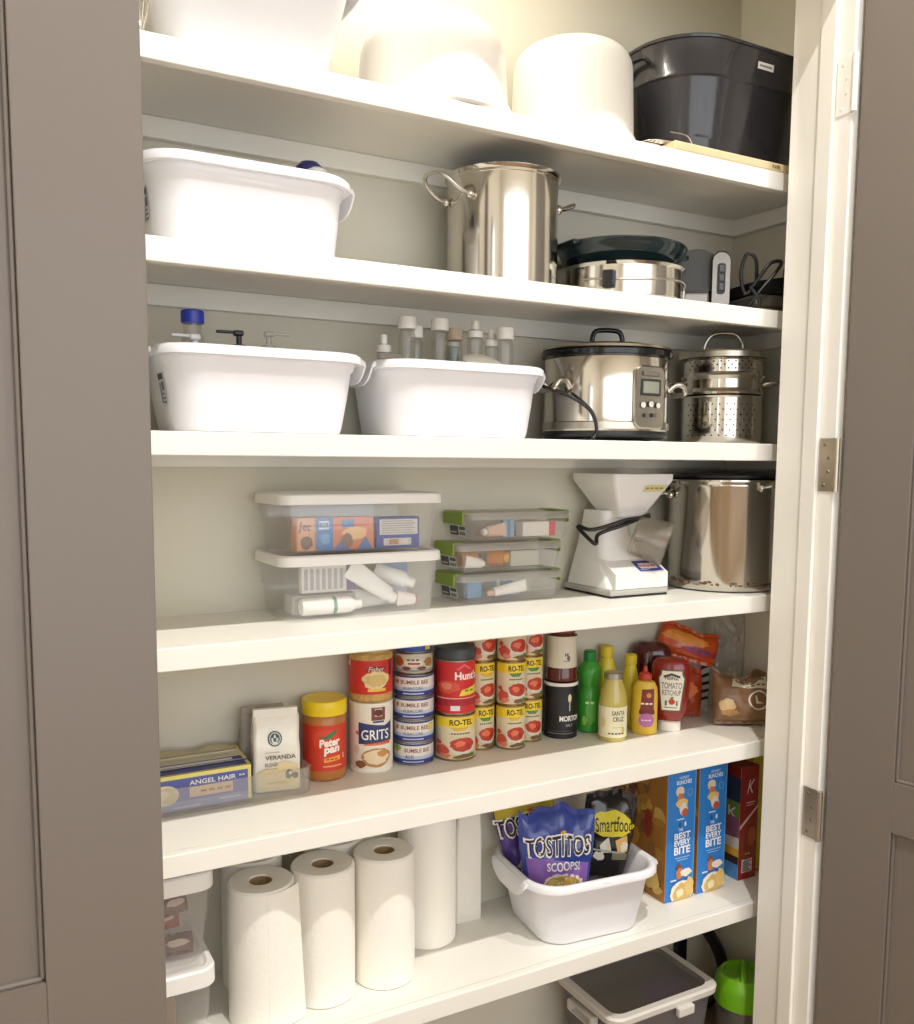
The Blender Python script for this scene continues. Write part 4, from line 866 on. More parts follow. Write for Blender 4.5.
# nut jar on the grits canister
NUT = mat('nuts', 'c9a15c', 0.5, var=0.35, vscale=120, bump=('voronoi', 160, 0.8, 0.003))
R = 0.0455; lo = (0.751, 1.732, z5e)
t = T('oat_canister', 'white grits canister under the red nut jar', 'canister', lo, face_cam(*lo[:2]))
bm = B(); lathe(bm, [(R, 0), (R + 0.0005, 0.001), (R + 0.0005, 0.008), (R, 0.009), (R, 0.141), (R + 0.0005, 0.142), (R + 0.0005, 0.147), (R - 0.003, 0.148)], 56); P('body', bm, ink('efe9dc'), t)
label_part('label', t, [('r', -0.066, 0.012, 0.066, 0.138, 'ece4d4'), ('p', blob(-0.030, 0.085, 0.004, 0.004, 2), 'c96a4a'), ('r', 0.001, 0.112, 0.031, 0.139, '7a4038'), ('r', 0.008, 0.120, 0.024, 0.137, 'c9b3a6'), ('p', blob(0.016, 0.128, 0.009, 0.007, 4), '5d2a28'), ('r', 0.004, 0.107, 0.028, 0.111, '3c4678'),
    ('p', [(-0.026, 0.062), (0.048, 0.066), (0.048, 0.108), (0.030, 0.100), (-0.026, 0.108)], '2f3a6b'), ('t', 'GRITS', 0.010, 0.082, 0.021, 'f6f2ea', {'w': 0.060, 'bold': 0.01}), ('p', [(-0.016, 0.060), (0.044, 0.060), (0.044, 0.068), (-0.010, 0.064)], 'c9552e'), ('r', -0.01, 0.0595, 0.035, 0.063, 'dd7a4a'),
    ('p', blob(0.012, 0.034, 0.032, 0.020, 5, 24, 0.06), 'b98a5a'), ('p', blob(0.012, 0.035, 0.027, 0.015, 6, 24, 0.1), 'e8d3ae'), ('p', blob(0.024, 0.042, 0.012, 0.007, 9), 'c98a4a'), ('p', blob(-0.022, 0.020, 0.012, 0.008, 9), '8a5a3a'), ('p', blob(-0.03, 0.05, 0.006, 0.01, 10), 'd8c6a8')], cylmap(R), 0.006, wrap=(R, 0.010, 0.140, 'efe8da'))
t = T('nut_jar', 'red labelled jar of nuts standing on the grits canister', 'jar', (lo[0], lo[1], z5e + 0.1485), face_cam(*lo[:2]))
bm = B(); lathe(bm, [(R - 0.006, 0), (R - 0.001, 0.004), (R, 0.010), (R, 0.098), (R - 0.006, 0.106)], 56); P('body', bm, NUT, t)
bm = B(); lathe(bm, [(R - 0.005, 0.104), (R - 0.004, 0.106), (R - 0.004, 0.118), (R - 0.007, 0.120)], 56); P('lid', bm, ink('c9b98a'), t)
label_part('label', t, [('p', blob(0.012, 0.048, 0.030, 0.018, 5, 24, 0.12), 'e6cf98'), ('p', blob(0.012, 0.047, 0.024, 0.013, 9, 24, 0.2), 'd8b878'), ('p', [(-0.012, 0.067), (0.03, 0.067), (0.036, 0.074), (0.0, 0.078)], '7a2530'), ('t', 'Fisher', 0.012, 0.0705, 0.011, 'f3e6d2', {'w': 0.034, 'shear': 0.3}), ('r', -0.006, 0.024, 0.032, 0.030, 'ecc34a'), ('r', -0.060, 0.075, -0.05, 0.086, 'd8d2d4'), ('r', 0.042, 0.055, 0.05, 0.088, '5a2030')], cylmap(R), 0.006, wrap=(R, 0.018, 0.088, 'cf2f28'))

# stack of fish cans
GT5 = 'blue and white fish cans in one stack'
lo = (0.852, 1.734)
FISH = [band(0.020, 0.042, 'e6dcd2', 0.066), band(0.013, 0.020, 'b9c0d8', 0.066), ('t', 'BUMBLE BEE', 0.004, 0.032, 0.0085, '7d3a38', {'w': 0.062, 'bold': 0.012}), ('t', 'ALBACORE', 0.0, 0.0195, 0.0065, '2d3a6e', {'w': 0.044}), ('r', -0.022, 0.0065, 0.024, 0.009, 'c2c7e0'), ('r', -0.040, 0.028, -0.033, 0.036, 'b9763a'), ('p', [(0.04, 0.018), (0.06, 0.024), (0.06, 0.04), (0.05, 0.036)], 'd8cdd0')]
labs = ['lowest blue and white fish can of the stack, standing on the shelf', 'second blue and white fish can from the bottom of the stack', 'third blue and white fish can from the bottom of the stack', 'topmost of the four matching fish cans, under the ornate tin']
for k in range(4):
    L = list(FISH)
    if k == 0: L.append(('p', blob(-0.036, 0.036, 0.010, 0.006, 3), '9aa84a')); L[2] = ('t', 'BUMBLE BEE', 0.010, 0.032, 0.0085, '7d3a38', {'w': 0.056, 'bold': 0.012}); L[3] = ('t', 'AHI', -0.008, 0.0185, 0.008, '2a2c34', {'w': 0.018})
    if k == 1: L.append(('r', 0.034, 0.025, 0.05, 0.040, 'd8c66a'))
    can('fish_can', labs[k], (lo[0], lo[1], z5e + 0.0492 * k), 0.0425, 0.0488, -0.04, '2f3f86', L, GT5, z0=0.003, z1=0.0455)
can('meat_can', 'ornate silver and red printed tin on the fish cans', (lo[0], lo[1] + 0.001, z5e + 0.1968), 0.0405, 0.044, 0, 'cfc5b2', [('p', blob(0, 0.024, 0.020, 0.008, 3), 'e6ddcc'), ('r', -0.012, 0.020, 0.014, 0.024, 'b03a34'), ('p', blob(-0.034, 0.026, 0.012, 0.010, 6), 'b9682f'), ('p', blob(0.036, 0.024, 0.012, 0.010, 7), 'a4783c'), ('t', 'SALMON', 0, 0.030, 0.006, '5a4a40', {'w': 0.028}), band(0.005, 0.009, '8b8f96', 0.06), ('p', blob(-0.015, 0.012, 0.01, 0.004, 9), '7a4a34'), ('p', blob(0.018, 0.012, 0.01, 0.004, 10), '7a4a34')], z0=0.003, z1=0.041)
can('meat_can', 'short blue tin on the very top of the fish can stack', (lo[0], lo[1] + 0.001, z5e + 0.2414), 0.0395, 0.034, 0, '2f4fa0', [band(0.02, 0.026, 'd8dce8', 0.06), ('r', 0.026, 0.006, 0.04, 0.018, 'd8c23a')], z0=0.003, z1=0.031)

# tomato cans
R = 0.0432; lo = (0.946, 1.7195)
def rotel(h, s=1.0, rnd=0):
    w = 0.066 * s
    return [band(h * 0.74, h * 0.95, 'efcf2e', w), ('t', 'RO-TEL', 0.014 * s, h * 0.845, h * 0.13, '2a2320', {'w': 0.050 * s, 'bold': 0.03}), ('p', [(-0.010 * s, h * 0.74), (0.03 * s, h * 0.74), (0.02 * s, h * 0.66), (0.0, h * 0.66)], ['4f8a3a', 'd8b23a', '5a8a4a'][rnd % 3]),
            ('t', 'DICED TOMATOES', 0.012 * s, h * 0.60, h * 0.05, '4a4a3a', {'w': 0.040 * s}), ('p', blob(0.016 * s, h * 0.34, 0.030 * s, h * 0.19, 4 + rnd, 24, 0.05), 'ddd3c4'), ('p', blob(0.016 * s, h * 0.36, 0.026 * s, h * 0.15, 5 + rnd, 24, 0.08), 'b83c24'), ('p', blob(0.010 * s, h * 0.38, 0.012 * s, h * 0.07, 6 + rnd, 12, 0.3), 'e2704a'), ('p', blob(0.026 * s, h * 0.33, 0.008 * s, h * 0.05, 7 + rnd, 12, 0.3), 'a83222'),
            ('p', blob(-0.026 * s, h * 0.22, 0.016 * s, h * 0.13, 8 + rnd, 18, 0.2), 'c9503c'), ('p', blob(-0.020 * s, h * 0.12, 0.012 * s, h * 0.06, 9 + rnd, 12, 0.3), 'd8836a'), ('p', blob(0.02 * s, h * 0.10, 0.02 * s, h * 0.05, 10 + rnd, 14, 0.3), '7a5a3a'), ('p', blob(-0.034 * s, h * 0.40, 0.007 * s, h * 0.05, 11 + rnd, 12, 0.3), 'c9403a'), ('p', blob(0.036 * s, h * 0.12, 0.008 * s, h * 0.05, 12 + rnd, 12, 0.3), '5d7a3a')]
can('tomato_can', 'wide yellow-banded diced tomato can under the large red can', (lo[0], lo[1], z5e), 0.0445, 0.1, 0.0, 'dccdaa', rotel(0.1, 1.1, 1), top=M_GOLDTIN)
can('tomato_can', 'large red tomato can standing on the wide yellow-banded can', (lo[0], lo[1], z5e + 0.1004), R, 0.120, 0.05, 'cf2a2c', [('t', "Hunt's", 0.026, 0.086, 0.018, 'f8f2ec', {'w': 0.058, 'bold': 0.03}), ('p', [(0.0, 0.1), (0.018, 0.112), (0.036, 0.1), (0.032, 0.098), (0.018, 0.107), (0.004, 0.098)], 'e8636a'), ('p', blob(-0.018, 0.062, 0.026, 0.013, 3), 'd9553c'), ('p', blob(-0.022, 0.064, 0.012, 0.008, 5), 'e6826a'), band(0.020, 0.034, 'a8222c', 0.066), ('p', [(0.006, 0.042), (0.054, 0.045), (0.054, 0.064), (0.012, 0.055)], 'e9cf3c'), ('t', 'DICED', 0.032, 0.053, 0.007, '5a8a3a', {'w': 0.026}), ('r', -0.012, 0.010, 0.008, 0.021, 'e9dfe0'), band(0.036, 0.038, 'e6b0a8', 0.06)], top=M_TIN)
t = T('plastic_cover', 'dark grey plastic cover on the large red tomato can', 'cover', (lo[0], lo[1], z5e + 0.2208))
bm = B(); lathe(bm, [(R, 0), (R + 0.0015, 0.001), (R + 0.0015, 0.020), (R - 0.001, 0.024), (R - 0.004, 0.0235)], 48); P('body', bm, M_DGREY, t)
stacks = [('between the red can stack and the foremost stack', 1.0260, 1.7495, 0.0325, 0.28), ('of the foremost small-can stack', 1.0900, 1.7200, 0.0325, 0.10), ('beside the black salt canister', 1.1560, 1.7495, 0.0325, 0.16)]
pos = ['lowest', 'middle', 'topmost']
for si, (w, x, y, r, off) in enumerate(stacks):
    for k in range(3):
        lab = f'{pos[k]} small yellow-banded tomato can ' + w
        can('tomato_can', lab, (x, y, z5e + 0.1003 * k), r, 0.1, off + 0.06 * ((k * 7 + si * 3) % 3 - 1), 'dccdaa', rotel(0.1, 0.82, k + si), 'small yellow-banded tomato cans', top=M_GOLDTIN)

lo = (1.2415, 1.7385)
t = T('salt_canister', 'black salt canister with white rim under the syrup jar', 'canister', (*lo, z5e), face_cam(*lo)); R = 0.0395
bm = B(); lathe(bm, [(R, 0), (R, 0.130), (R - 0.003, 0.131)], 48); P('body', bm, ink('17161c'), t)
bm = B(); lathe(bm, [(R + 0.0004, 0.124), (R + 0.001, 0.125), (R + 0.001, 0.131), (R, 0.132)], 48, cap0=False, cap1=False); P('rim', bm, ink('ece8e0'), t, label='white rim')
label_part('label', t, [('t', 'MORTON', 0.026, 0.048, 0.013, 'f2efe9', {'w': 0.056, 'bold': 0.03}), ('t', 'SALT', 0.022, 0.032, 0.006, 'c9c6c2', {'w': 0.018}), ('e', 0.022, 0.096, 0.0045, 0.010, 'd8cfa6'), ('r', 0.0205, 0.066, 0.0235, 0.088, 'bfb68e'), ('r', -0.034, 0.012, 0.034, 0.0135, '8d8a88'), ('r', -0.034, 0.018, 0.02, 0.019, '5d5a58')], cylmap(R), 0.005)
t = T('syrup_jar', 'dark red syrup jar with pale label on the salt canister', 'jar', (lo[0] + 0.001, lo[1], z5e + 0.1325), face_cam(*lo)); R = 0.0355
MAR = mat('dark_syrup', '5a1f18', 0.1, coat=0.4)
bm = B(); lathe(bm, [(R - 0.004, 0), (R + 0.002, 0.003), (R + 0.002, 0.022), (R, 0.028), (R - 0.001, 0.100), (R - 0.006, 0.112), (R - 0.008, 0.116)], 48); P('body', bm, MAR, t)
bm = B(); lathe(bm, [(R - 0.006, 0.115), (R - 0.005, 0.117), (R - 0.005, 0.134), (R - 0.008, 0.136)], 40); P('lid', bm, mat('brown_lid', '7a3a26', 0.35), t)
label_part('label', t, [('t', 'SYRUP', 0.006, 0.086, 0.016, '4a3f36', {'w': 0.044}), ('t', 'of', 0.012, 0.066, 0.012, '4a3f36', {'w': 0.010}), ('r', 0.004, 0.050, 0.020, 0.052, '8a7f70'), ('p', blob(0.016, 0.058, 0.004, 0.006, 3), '6a6052')], cylmap(R - 0.0005), 0.005, wrap=(R - 0.0003, 0.034, 0.108, 'd6cdb9'))

def bottle(name, label, cat, lo, prof, m, capprof, capm, layers=None, Rl=None, wrap=None, sy=1.0, off=0.0, z=z5e, group=None, capname='cap'):
    t = T(name, label, cat, (lo[0], lo[1], z), face_cam(*lo) + off, group)
    bm = B(); lathe(bm, prof, 44, sy=sy); P('body', bm, m, t)
    bm = B(); lathe(bm, capprof, 36, sy=1.0 if sy > 0.9 else sy * 1.15); P(capname, bm, capm, t)
    if layers: label_part('label', t, layers, cylmap(Rl if callable(Rl) else Rl, sy=sy), 0.005, wrap=wrap)
    return t
LIME = mat('lime_bottle', '3f9a34', 0.22, sub=0.1); LIMEC = mat('green_cap', '1f7a34', 0.35)
bottle('lime_juice_bottle', 'green lime juice bottle with dark green cap behind the glass lemon bottle', 'bottle', (1.322, 1.735),
       [(0.025, 0), (0.029, 0.004), (0.029, 0.09), (0.026, 0.104), (0.022, 0.112), (0.024, 0.124), (0.0285, 0.138), (0.0275, 0.152), (0.018, 0.166), (0.0125, 0.172)], LIME, [(0.0145, 0.170), (0.0155, 0.172), (0.0155, 0.192), (0.012, 0.196)], LIMEC,
       [('p', blob(0.006, 0.05, 0.012, 0.03, 4, 18, 0.15), '5fae45'), ('t', 'LIME', 0.004, 0.074, 0.010, 'd8e6a0', {'w': 0.024, 'rot': 1.2}), ('p', blob(-0.010, 0.03, 0.006, 0.012, 7), '8fc44a')], 0.0291)
LEM = mat('lemon_bottle', 'd9c63a', 0.3); LEMC = mat('yellow_cap', 'd8bf2a', 0.35)
bottle('lemon_juice_bottle', 'yellow-capped lemon bottle behind the lime bottle and glass bottle', 'bottle', (1.386, 1.752), [(0.022, 0), (0.026, 0.004), (0.026, 0.13), (0.016, 0.165), (0.0125, 0.172)], LEM, [(0.014, 0.170), (0.0155, 0.172), (0.0155, 0.196), (0.012, 0.199)], LEMC)
bottle('lemon_juice_bottle', 'yellow-capped lemon bottle directly behind the mustard bottle', 'bottle', (1.428, 1.712), [(0.018, 0), (0.022, 0.004), (0.022, 0.11), (0.014, 0.150), (0.0125, 0.156)], LEM, [(0.0135, 0.155), (0.015, 0.157), (0.015, 0.178), (0.012, 0.181)], LEMC)
GLEM = mat('cloudy_lemon_glass', 'c3b25e', 0.12, coat=0.5)
bottle('lemon_juice_bottle', 'glass bottle of cloudy lemon juice with cream label, foremost on the shelf', 'bottle', (1.331, 1.655), [(0.030, 0), (0.0325, 0.004), (0.0325, 0.088), (0.030, 0.110), (0.022, 0.134), (0.0205, 0.144)], GLEM, [(0.020, 0.142), (0.0215, 0.144), (0.0215, 0.157), (0.019, 0.159)], M_TIN,
       [('t', 'SANTA', 0.014, 0.068, 0.011, '3d3a30', {'w': 0.032, 'bold': 0.02}), ('t', 'CRUZ', 0.014, 0.054, 0.011, '3d3a30', {'w': 0.027, 'bold': 0.02}), ('t', '100% LEMON', 0.010, 0.020, 0.006, '4a4638', {'w': 0.040}), ('p', blob(-0.022, 0.045, 0.006, 0.012, 3), 'd8c98a'), ('r', 0.0, 0.034, 0.028, 0.035, '9a927a'), ('p', blob(0.026, 0.028, 0.004, 0.006, 8), 'd8c24a')], 0.0326, (0.0326, 0.010, 0.082, 'ebe2bf'))
MUS = mat('mustard_squeeze', 'd9b53a', 0.35)
bottle('mustard_bottle', 'yellow mustard squeeze bottle with red cap beside the glass lemon bottle', 'bottle', (1.426, 1.655), [(0.027, 0), (0.0305, 0.004), (0.0305, 0.09), (0.029, 0.112), (0.022, 0.126), (0.012, 0.130)], MUS, [(0.0155, 0.130), (0.0160, 0.132), (0.0145, 0.144), (0.0055, 0.150), (0.0045, 0.162)], mat('red_cap', 'b8362a', 0.35),
       [('p', [(-0.010, 0.060), (0.024, 0.060), (0.024, 0.112), (-0.006, 0.110)], '7a2a26'), ('e', 0.010, 0.096, 0.006, 0.006, 'c98a3a'), ('t', 'MUSTARD', 0.007, 0.076, 0.007, 'f0e6d2', {'w': 0.030, 'bold': 0.02}), ('r', -0.012, 0.050, 0.026, 0.061, '6a2420'), ('p', blob(0.006, 0.036, 0.019, 0.017, 3, 24, 0.05), 'b065a0'), ('t', 'SQUEEZE', 0.006, 0.036, 0.005, 'e8d3e6', {'w': 0.024})], 0.0306, None, 0.66)
# ketchup, standing on its wide cap
t = T('ketchup_bottle', 'red ketchup bottle standing upside down on its white cap', 'bottle', (1.500, 1.650, z5e), face_cam(1.5, 1.65) - 0.05)
KR = mat('ketchup', '8a1d16', 0.12, coat=0.5)
kp = [(0.026, 0.024), (0.033, 0.034), (0.040, 0.050), (0.0445, 0.075), (0.0455, 0.11), (0.0455, 0.150), (0.043, 0.166), (0.032, 0.176), (0.012, 0.179)]
bm = B(); lathe(bm, kp, 48, sy=0.6); P('body', bm, KR, t)
bm = B(); lathe(bm, [(0.026, 0), (0.0275, 0.002), (0.0270, 0.022), (0.022, 0.0245)], 40, sy=0.8); P('cap', bm, M_WHITE2, t)
def kr(v):
    for a, b in zip(kp, kp[1:]):
        if a[1] <= v <= b[1]: return a[0] + (b[0] - a[0]) * (v - a[1]) / (b[1] - a[1])
    return kp[-1][0]
KM = lambda u, v, o: (u, -(0.6 * kr(v) * math.sqrt(max(0.0, 1 - (u / kr(v)) ** 2)) + o), v)
KL = [('p', [(-0.016, 0.056), (0.024, 0.056), (0.033, 0.128), (0.029, 0.136), (0.028, 0.146), (-0.018, 0.146), (-0.019, 0.136), (-0.024, 0.128)], '4a5a3a'), ('p', [(-0.014, 0.059), (0.022, 0.059), (0.030, 0.127), (0.026, 0.135), (0.025, 0.143), (-0.015, 0.143), (-0.016, 0.135), (-0.021, 0.127)], 'ece6d8'),
      ('p', [(-0.012, 0.133), (0.004, 0.139), (0.022, 0.133), (0.022, 0.128), (0.004, 0.134), (-0.012, 0.128)], '3b3a34'), ('t', 'HEINZ', 0.005, 0.1285, 0.008, '2c2b27', {'w': 0.028, 'bold': 0.02}), ('t', 'TOMATO', 0.005, 0.112, 0.013, '2c2b27', {'w': 0.042, 'bold': 0.0}), ('t', 'KETCHUP', 0.005, 0.097, 0.011, '2c2b27', {'w': 0.038, 'bold': 0.0}), ('e', 0.006, 0.078, 0.0065, 0.0065, 'c03a2a'), ('p', [(0.002, 0.086), (0.006, 0.083), (0.011, 0.087), (0.007, 0.089)], '5a8a4a'), ('r', -0.010, 0.064, 0.018, 0.066, '8a8476'), ('r', -0.008, 0.069, -0.004, 0.08, '55604a'), ('r', 0.015, 0.069, 0.018, 0.08, '55604a')]
def grow(L, k=1.14, cy=0.1):
    f = lambda x, y: ((x - 0.004) * k + 0.004, (y - cy) * k + cy)
    if L[0] == 'p': return ('p', [f(*q) for q in L[1]], L[2])
    if L[0] == 't': x, y = f(L[2], L[3]); o = dict(L[6]); o['w'] *= k; return ('t', L[1], x, y, L[4] * k, L[5], o)
    if L[0] == 'e': x, y = f(L[1], L[2]); return ('e', x, y, L[3] * k, L[4] * k, L[5])
    a = f(L[1], L[2]); b = f(L[3], L[4]); return ('r', a[0], a[1], b[0], b[1], L[5])
KL = [grow(L) for L in KL]
label_part('label', t, KL, KM, 0.005, 0.01)
t = T('sauce_bottle', 'wide dark burgundy bottle behind the mustard and ketchup', 'bottle', (1.512, 1.736, z5e), face_cam(1.512, 1.728))
bm = B(); lathe(bm, [(0.046, 0), (0.050, 0.006), (0.051, 0.05), (0.051, 0.165), (0.046, 0.186), (0.030, 0.198), (0.012, 0.201)], 48, sy=0.58); P('body', bm, mat('burgundy_bottle', '4a1518', 0.12, coat=0.5), t)
label_part('label', t, [('p', blob(0.012, 0.125, 0.018, 0.028, 3), '2b1414'), ('p', blob(0.014, 0.13, 0.010, 0.010, 4), '8a5a6a')], cylmap(0.0512, sy=0.58), 0.005)

# film bags -----------------------------------------------------------------
def pillow(name, label, cat, loc, rot, w, h, d, m, seed, layers=None, wr=0.004, group=None, seam=0.012, seamm=None, nu=22, nv=26, px=3.0, fr=26, taper=0.0, crumple=0.0):
    """sealed film bag: two bulging crinkled faces joined at flat crimped seams"""
    t = T(name, label, cat, loc, 0, group, rot)
    def sc(v): return (1 - 0.05 * (2 * v / h - 1) ** 2) * (1 - taper * max(0.0, 1 - v / h) ** 1.5)
    def th(u, v):
        s = min(1, abs(u) / (w / 2)); q = min(1, abs(2 * v / h - 1))
        return d / 2 * (max(0, 1 - s ** px)) ** 0.6 * (max(0, 1 - q ** px)) ** 0.6
    def crk(u, v, k): 
        e = min(1.0, th(u, v) / (d * 0.15))
        return wr * e * (noise.noise(Vector((u * fr, v * fr, seed + k * 7))) + 0.6 * noise.noise(Vector((u * fr * 2.6, v * fr * 1.6, seed + k * 3))))
    def df(u, v):
        q = max(0.0, v / h - 0.45) / 0.55
        return crumple * q * q * sin(u * 75 + seed * 1.7), -crumple * 1.3 * q * q * (0.6 + cos(u * 48 + seed) + 0.5 * sin(u * 110 + seed))
    def fm(u, v, o): a, b = df(u, v); return (u * sc(v), -(th(u, v) + crk(u, v, 0)) - o + a, v + b)
    def bk(u, v): a, b = df(u, v); return (u * sc(v), th(u, v) + crk(u, v, 1) + a, v + b)
    bm = B(); g = {}
    for i in range(nu + 1):
        for j in range(nv + 1):
            u, v = -w / 2 + w * i / nu, h * j / nv; edge = i in (0, nu) or j in (0, nv)
            a = bm.verts.new(fm(u, v, 0) if not edge else (u * sc(v), df(u, v)[0], v + df(u, v)[1])); g[i, j, 0] = a
            g[i, j, 1] = a if edge else bm.verts.new(bk(u, v))
    for i in range(nu):
        for j in range(nv):
            for s in (0, 1):
                q = [g[i, j, s], g[i + 1, j, s], g[i + 1, j + 1, s], g[i, j + 1, s]]
                if s: q.reverse()
                bm.faces.new(q)
    P('film', bm, m, t, angle=1.2)
    for v0, nm in ((0, 'seam'), (h, 'seam')):
        bm = B(); sg = -1 if v0 == 0 else 1; n = 26
        R0 = [[Vector((w * 0.95 * (1 - (taper if v0 == 0 else 0)) * (-0.5 + i / n), y + 0.0015 * sin(i * 1.3) + df(w * (-0.5 + i / n), v0)[0], v0 + sg * z + df(w * (-0.5 + i / n), v0)[1])) for i in range(n + 1)] for y, z in ((-0.0008, -0.003), (-0.0008, seam), (0.0008, seam), (0.0008, -0.003))]
        V = [[bm.verts.new(p) for p in r] for r in R0]
        for a, b in zip(V, V[1:] + V[:1]):
            for i in range(n): bm.faces.new((a[i], a[i + 1], b[i + 1], b[i]))
        P(nm, bm, seamm or m, t)
    if layers:
        k = 10
        bm = B(); mats = []
        decal(bm, mats, layers, lambda u, v, o: fm(u, v, o + 0.0006), w / nu, h / nv, inc=0.0002)
        me = bpy.data.meshes.new('print')
        for f in bm.faces: f.smooth = True
        bm.to_mesh(me); bm.free()
        for mm in mats: me.materials.append(mm)
        o = bpy.data.objects.new('print', me); COL.objects.link(o); o.parent = t
    return t
ORF = mat('orange_film', 'c9501c', 0.25, coat=0.3, var=0.25, vscale=25); ORF2 = mat('dark_orange_film', 'a84020', 0.25, coat=0.3, var=0.3, vscale=25)
pillow('snack_bag', 'orange film snack bag standing low behind the ketchup bottle', 'bag', (1.598, 1.728, z5e + 0.013), (0.0, 0, -0.62), 0.118, 0.112, 0.036, ORF2, 3, crumple=0.006, layers=[('p', blob(0.0, 0.062, 0.05, 0.022, 4), 'd9702e'), ('p', blob(-0.01, 0.03, 0.04, 0.014, 6), '8a2a1a')])
pillow('snack_bag', 'orange and red film snack bag lying tilted on top of the lower orange bag', 'bag', (1.612, 1.722, z5e + 0.153), (-0.25, 0.26, -0.55), 0.155, 0.070, 0.036, ORF, 5, crumple=0.004, layers=[('p', blob(-0.01, 0.045, 0.06, 0.015, 4), 'e08a2a'), ('p', blob(0.03, 0.02, 0.045, 0.010, 6), 'a82a3a'), ('t', 'CHEDDAR', 0.03, 0.022, 0.010, '4a3a8a', {'w': 0.06})], seam=0.008)
STR = mat('striped_film', 'd8d5cf', 0.3)
pillow('snack_bag', 'black and white striped film bag between the orange bags and brown bag', 'bag', (1.672, 1.742, z5e + 0.013), (0, 0, -0.35), 0.070, 0.115, 0.018, STR, 8, crumple=0.005, layers=[('p', [(-0.033, 0.01 + 0.02 * k), (0.033, 0.02 + 0.02 * k), (0.033, 0.028 + 0.02 * k), (-0.033, 0.018 + 0.02 * k)], '25242a') for k in range(5)])
CEL = clear('crinkled_cellophane', 'f4f2ee', 0.40, 0.05)
pillow('plastic_bag', 'clear crinkled plastic bag standing behind the brown printed bag', 'bag', (1.747, 1.722, z5e + 0.012), (0, 0.0, -0.75), 0.100, 0.262, 0.032, CEL, 11, None, wr=0.012, fr=34, crumple=0.012, nu=34, nv=48)
BRN = mat('brown_print_film', '8a6848', 0.35, coat=0.2, var=0.25, vscale=14)
pillow('pretzel_bag', 'brown snack bag with white ring emblem at the shelf end by the frame', 'bag', (1.678, 1.588, z5e + 0.011), (-0.25, 0.0, face_cam(1.715, 1.64) + 0.3), 0.142, 0.118, 0.070, BRN, 13, seam=0.006, crumple=0.007, layers=\

       [('p', [(-0.030, 0.088), (0.066, 0.078), (0.066, 0.112), (-0.022, 0.112)], 'e6ddcc'), ('p', blob(0.02, 0.105, 0.034, 0.010, 3, 22, 0.3), '8a6a4a'), ('p', blob(0.042, 0.112, 0.02, 0.006, 4), '6a4a34'), ('t', 'PRETZELS', 0.030, 0.089, 0.006, '5a4636', {'w': 0.055}), ('ring', 0.034, 0.052, 0.026, 0.024, 0.004, 'ece4d6'), ('p', [(0.024, 0.064), (0.028, 0.064), (0.031, 0.050), (0.046, 0.045), (0.026, 0.044)], 'ece4d6'), ('p', blob(-0.042, 0.04, 0.020, 0.016, 8), 'd8b98a'), ('p', blob(-0.035, 0.022, 0.022, 0.008, 9), 'b98a5a')], wr=0.006)

# lowest shelf ---------------------------------------------------------------
z6e = z6 + E
def paper_roll(label, x, y, loose=None, h=0.264, R=0.0615):
    t = T('paper_towel_roll', label, 'paper towel roll', (x, y, z6e), face_cam(x, y), 'paper towel rolls')
    bm = B(); r0 = 0.021
    lathe(bm, [(R - 0.003, 0), (R, 0.003), (R + 0.0005, h * 0.5), (R, h - 0.004), (R - 0.004, h), (R * 0.6, h + 0.0005), (r0 + 0.001, h - 0.001), (r0, h - 0.004), (r0, h - 0.10)], 56, cap1=False); P('roll', bm, M_PAPER, t)
    bm = B(); lathe(bm, [(r0 - 0.0002, h - 0.11), (r0 - 0.0002, h - 0.0035), (r0 - 0.0014, h - 0.003), (r0 - 0.0014, h - 0.11)], 32); P('core', bm, M_CARD, t, label='brown cardboard core')
    if loose:
        u0, u1, zt, mode = loose
        bm = B(); n, mz = 16, 20; g = []
        for i in range(n + 1):
            s = i / n; u = u0 + (u1 - u0) * s; top = zt * (1 - 0.42 * abs(2 * s - 1) ** 2.6) if mode == 'tongue' else h - 0.003
            col = []
            for j in range(mz + 1):
                v = top * j / mz; a = u / R
                lift = 0.0012 + (0.012 * (1 - j / mz) * max(0, s if mode == 'tongue' else s) ** 2) + (0.008 * s ** 3 if mode == 'sheet' else 0)
                col.append(Vector(((R + lift) * sin(a), -(R + lift) * cos(a), max(0.0012, v))))
            g.append(col)
        F = [[bm.verts.new(p) for p in c] for c in g]; K = [[bm.verts.new(p * 1.0 - Vector((p.x, p.y, 0)).normalized() * 0.0009) for p in c] for c in g]
        for i in range(n):
            for j in range(mz):
                bm.faces.new((F[i][j], F[i + 1][j], F[i + 1][j + 1], F[i][j + 1])); bm.faces.new((K[i][j + 1], K[i + 1][j + 1], K[i + 1][j], K[i][j]))
        for i in range(n): bm.faces.new((F[i][mz], F[i + 1][mz], K[i + 1][mz], K[i][mz]))
        for j in range(mz): bm.faces.new((F[n][j], K[n][j], K[n][j + 1], F[n][j + 1])); bm.faces.new((F[0][j + 1], K[0][j + 1], K[0][j], F[0][j]))
        P('loose_sheet', bm, M_PAPER, t)
    return t
paper_roll('paper towel roll in the front row, nearest the grey door edge', 0.470, 1.598, (0.012, 0.080, 0.25, 'sheet'))
paper_roll('paper towel roll in the front row, middle one of three', 0.5965, 1.612)
paper_roll('paper towel roll in the front row, next to the tall white roll behind', 0.727, 1.613)
paper_roll('tall paper towel roll standing back, between the front row and chip tub', 0.872, 1.708, None, 0.30, 0.0635)
paper_roll('paper towel roll half hidden behind the front roll nearest the grey door edge', 0.489, 1.7235, R=0.0595)
paper_roll('paper towel roll half hidden behind the gap between the other two front rolls', 0.662, 1.7235, R=0.0595)
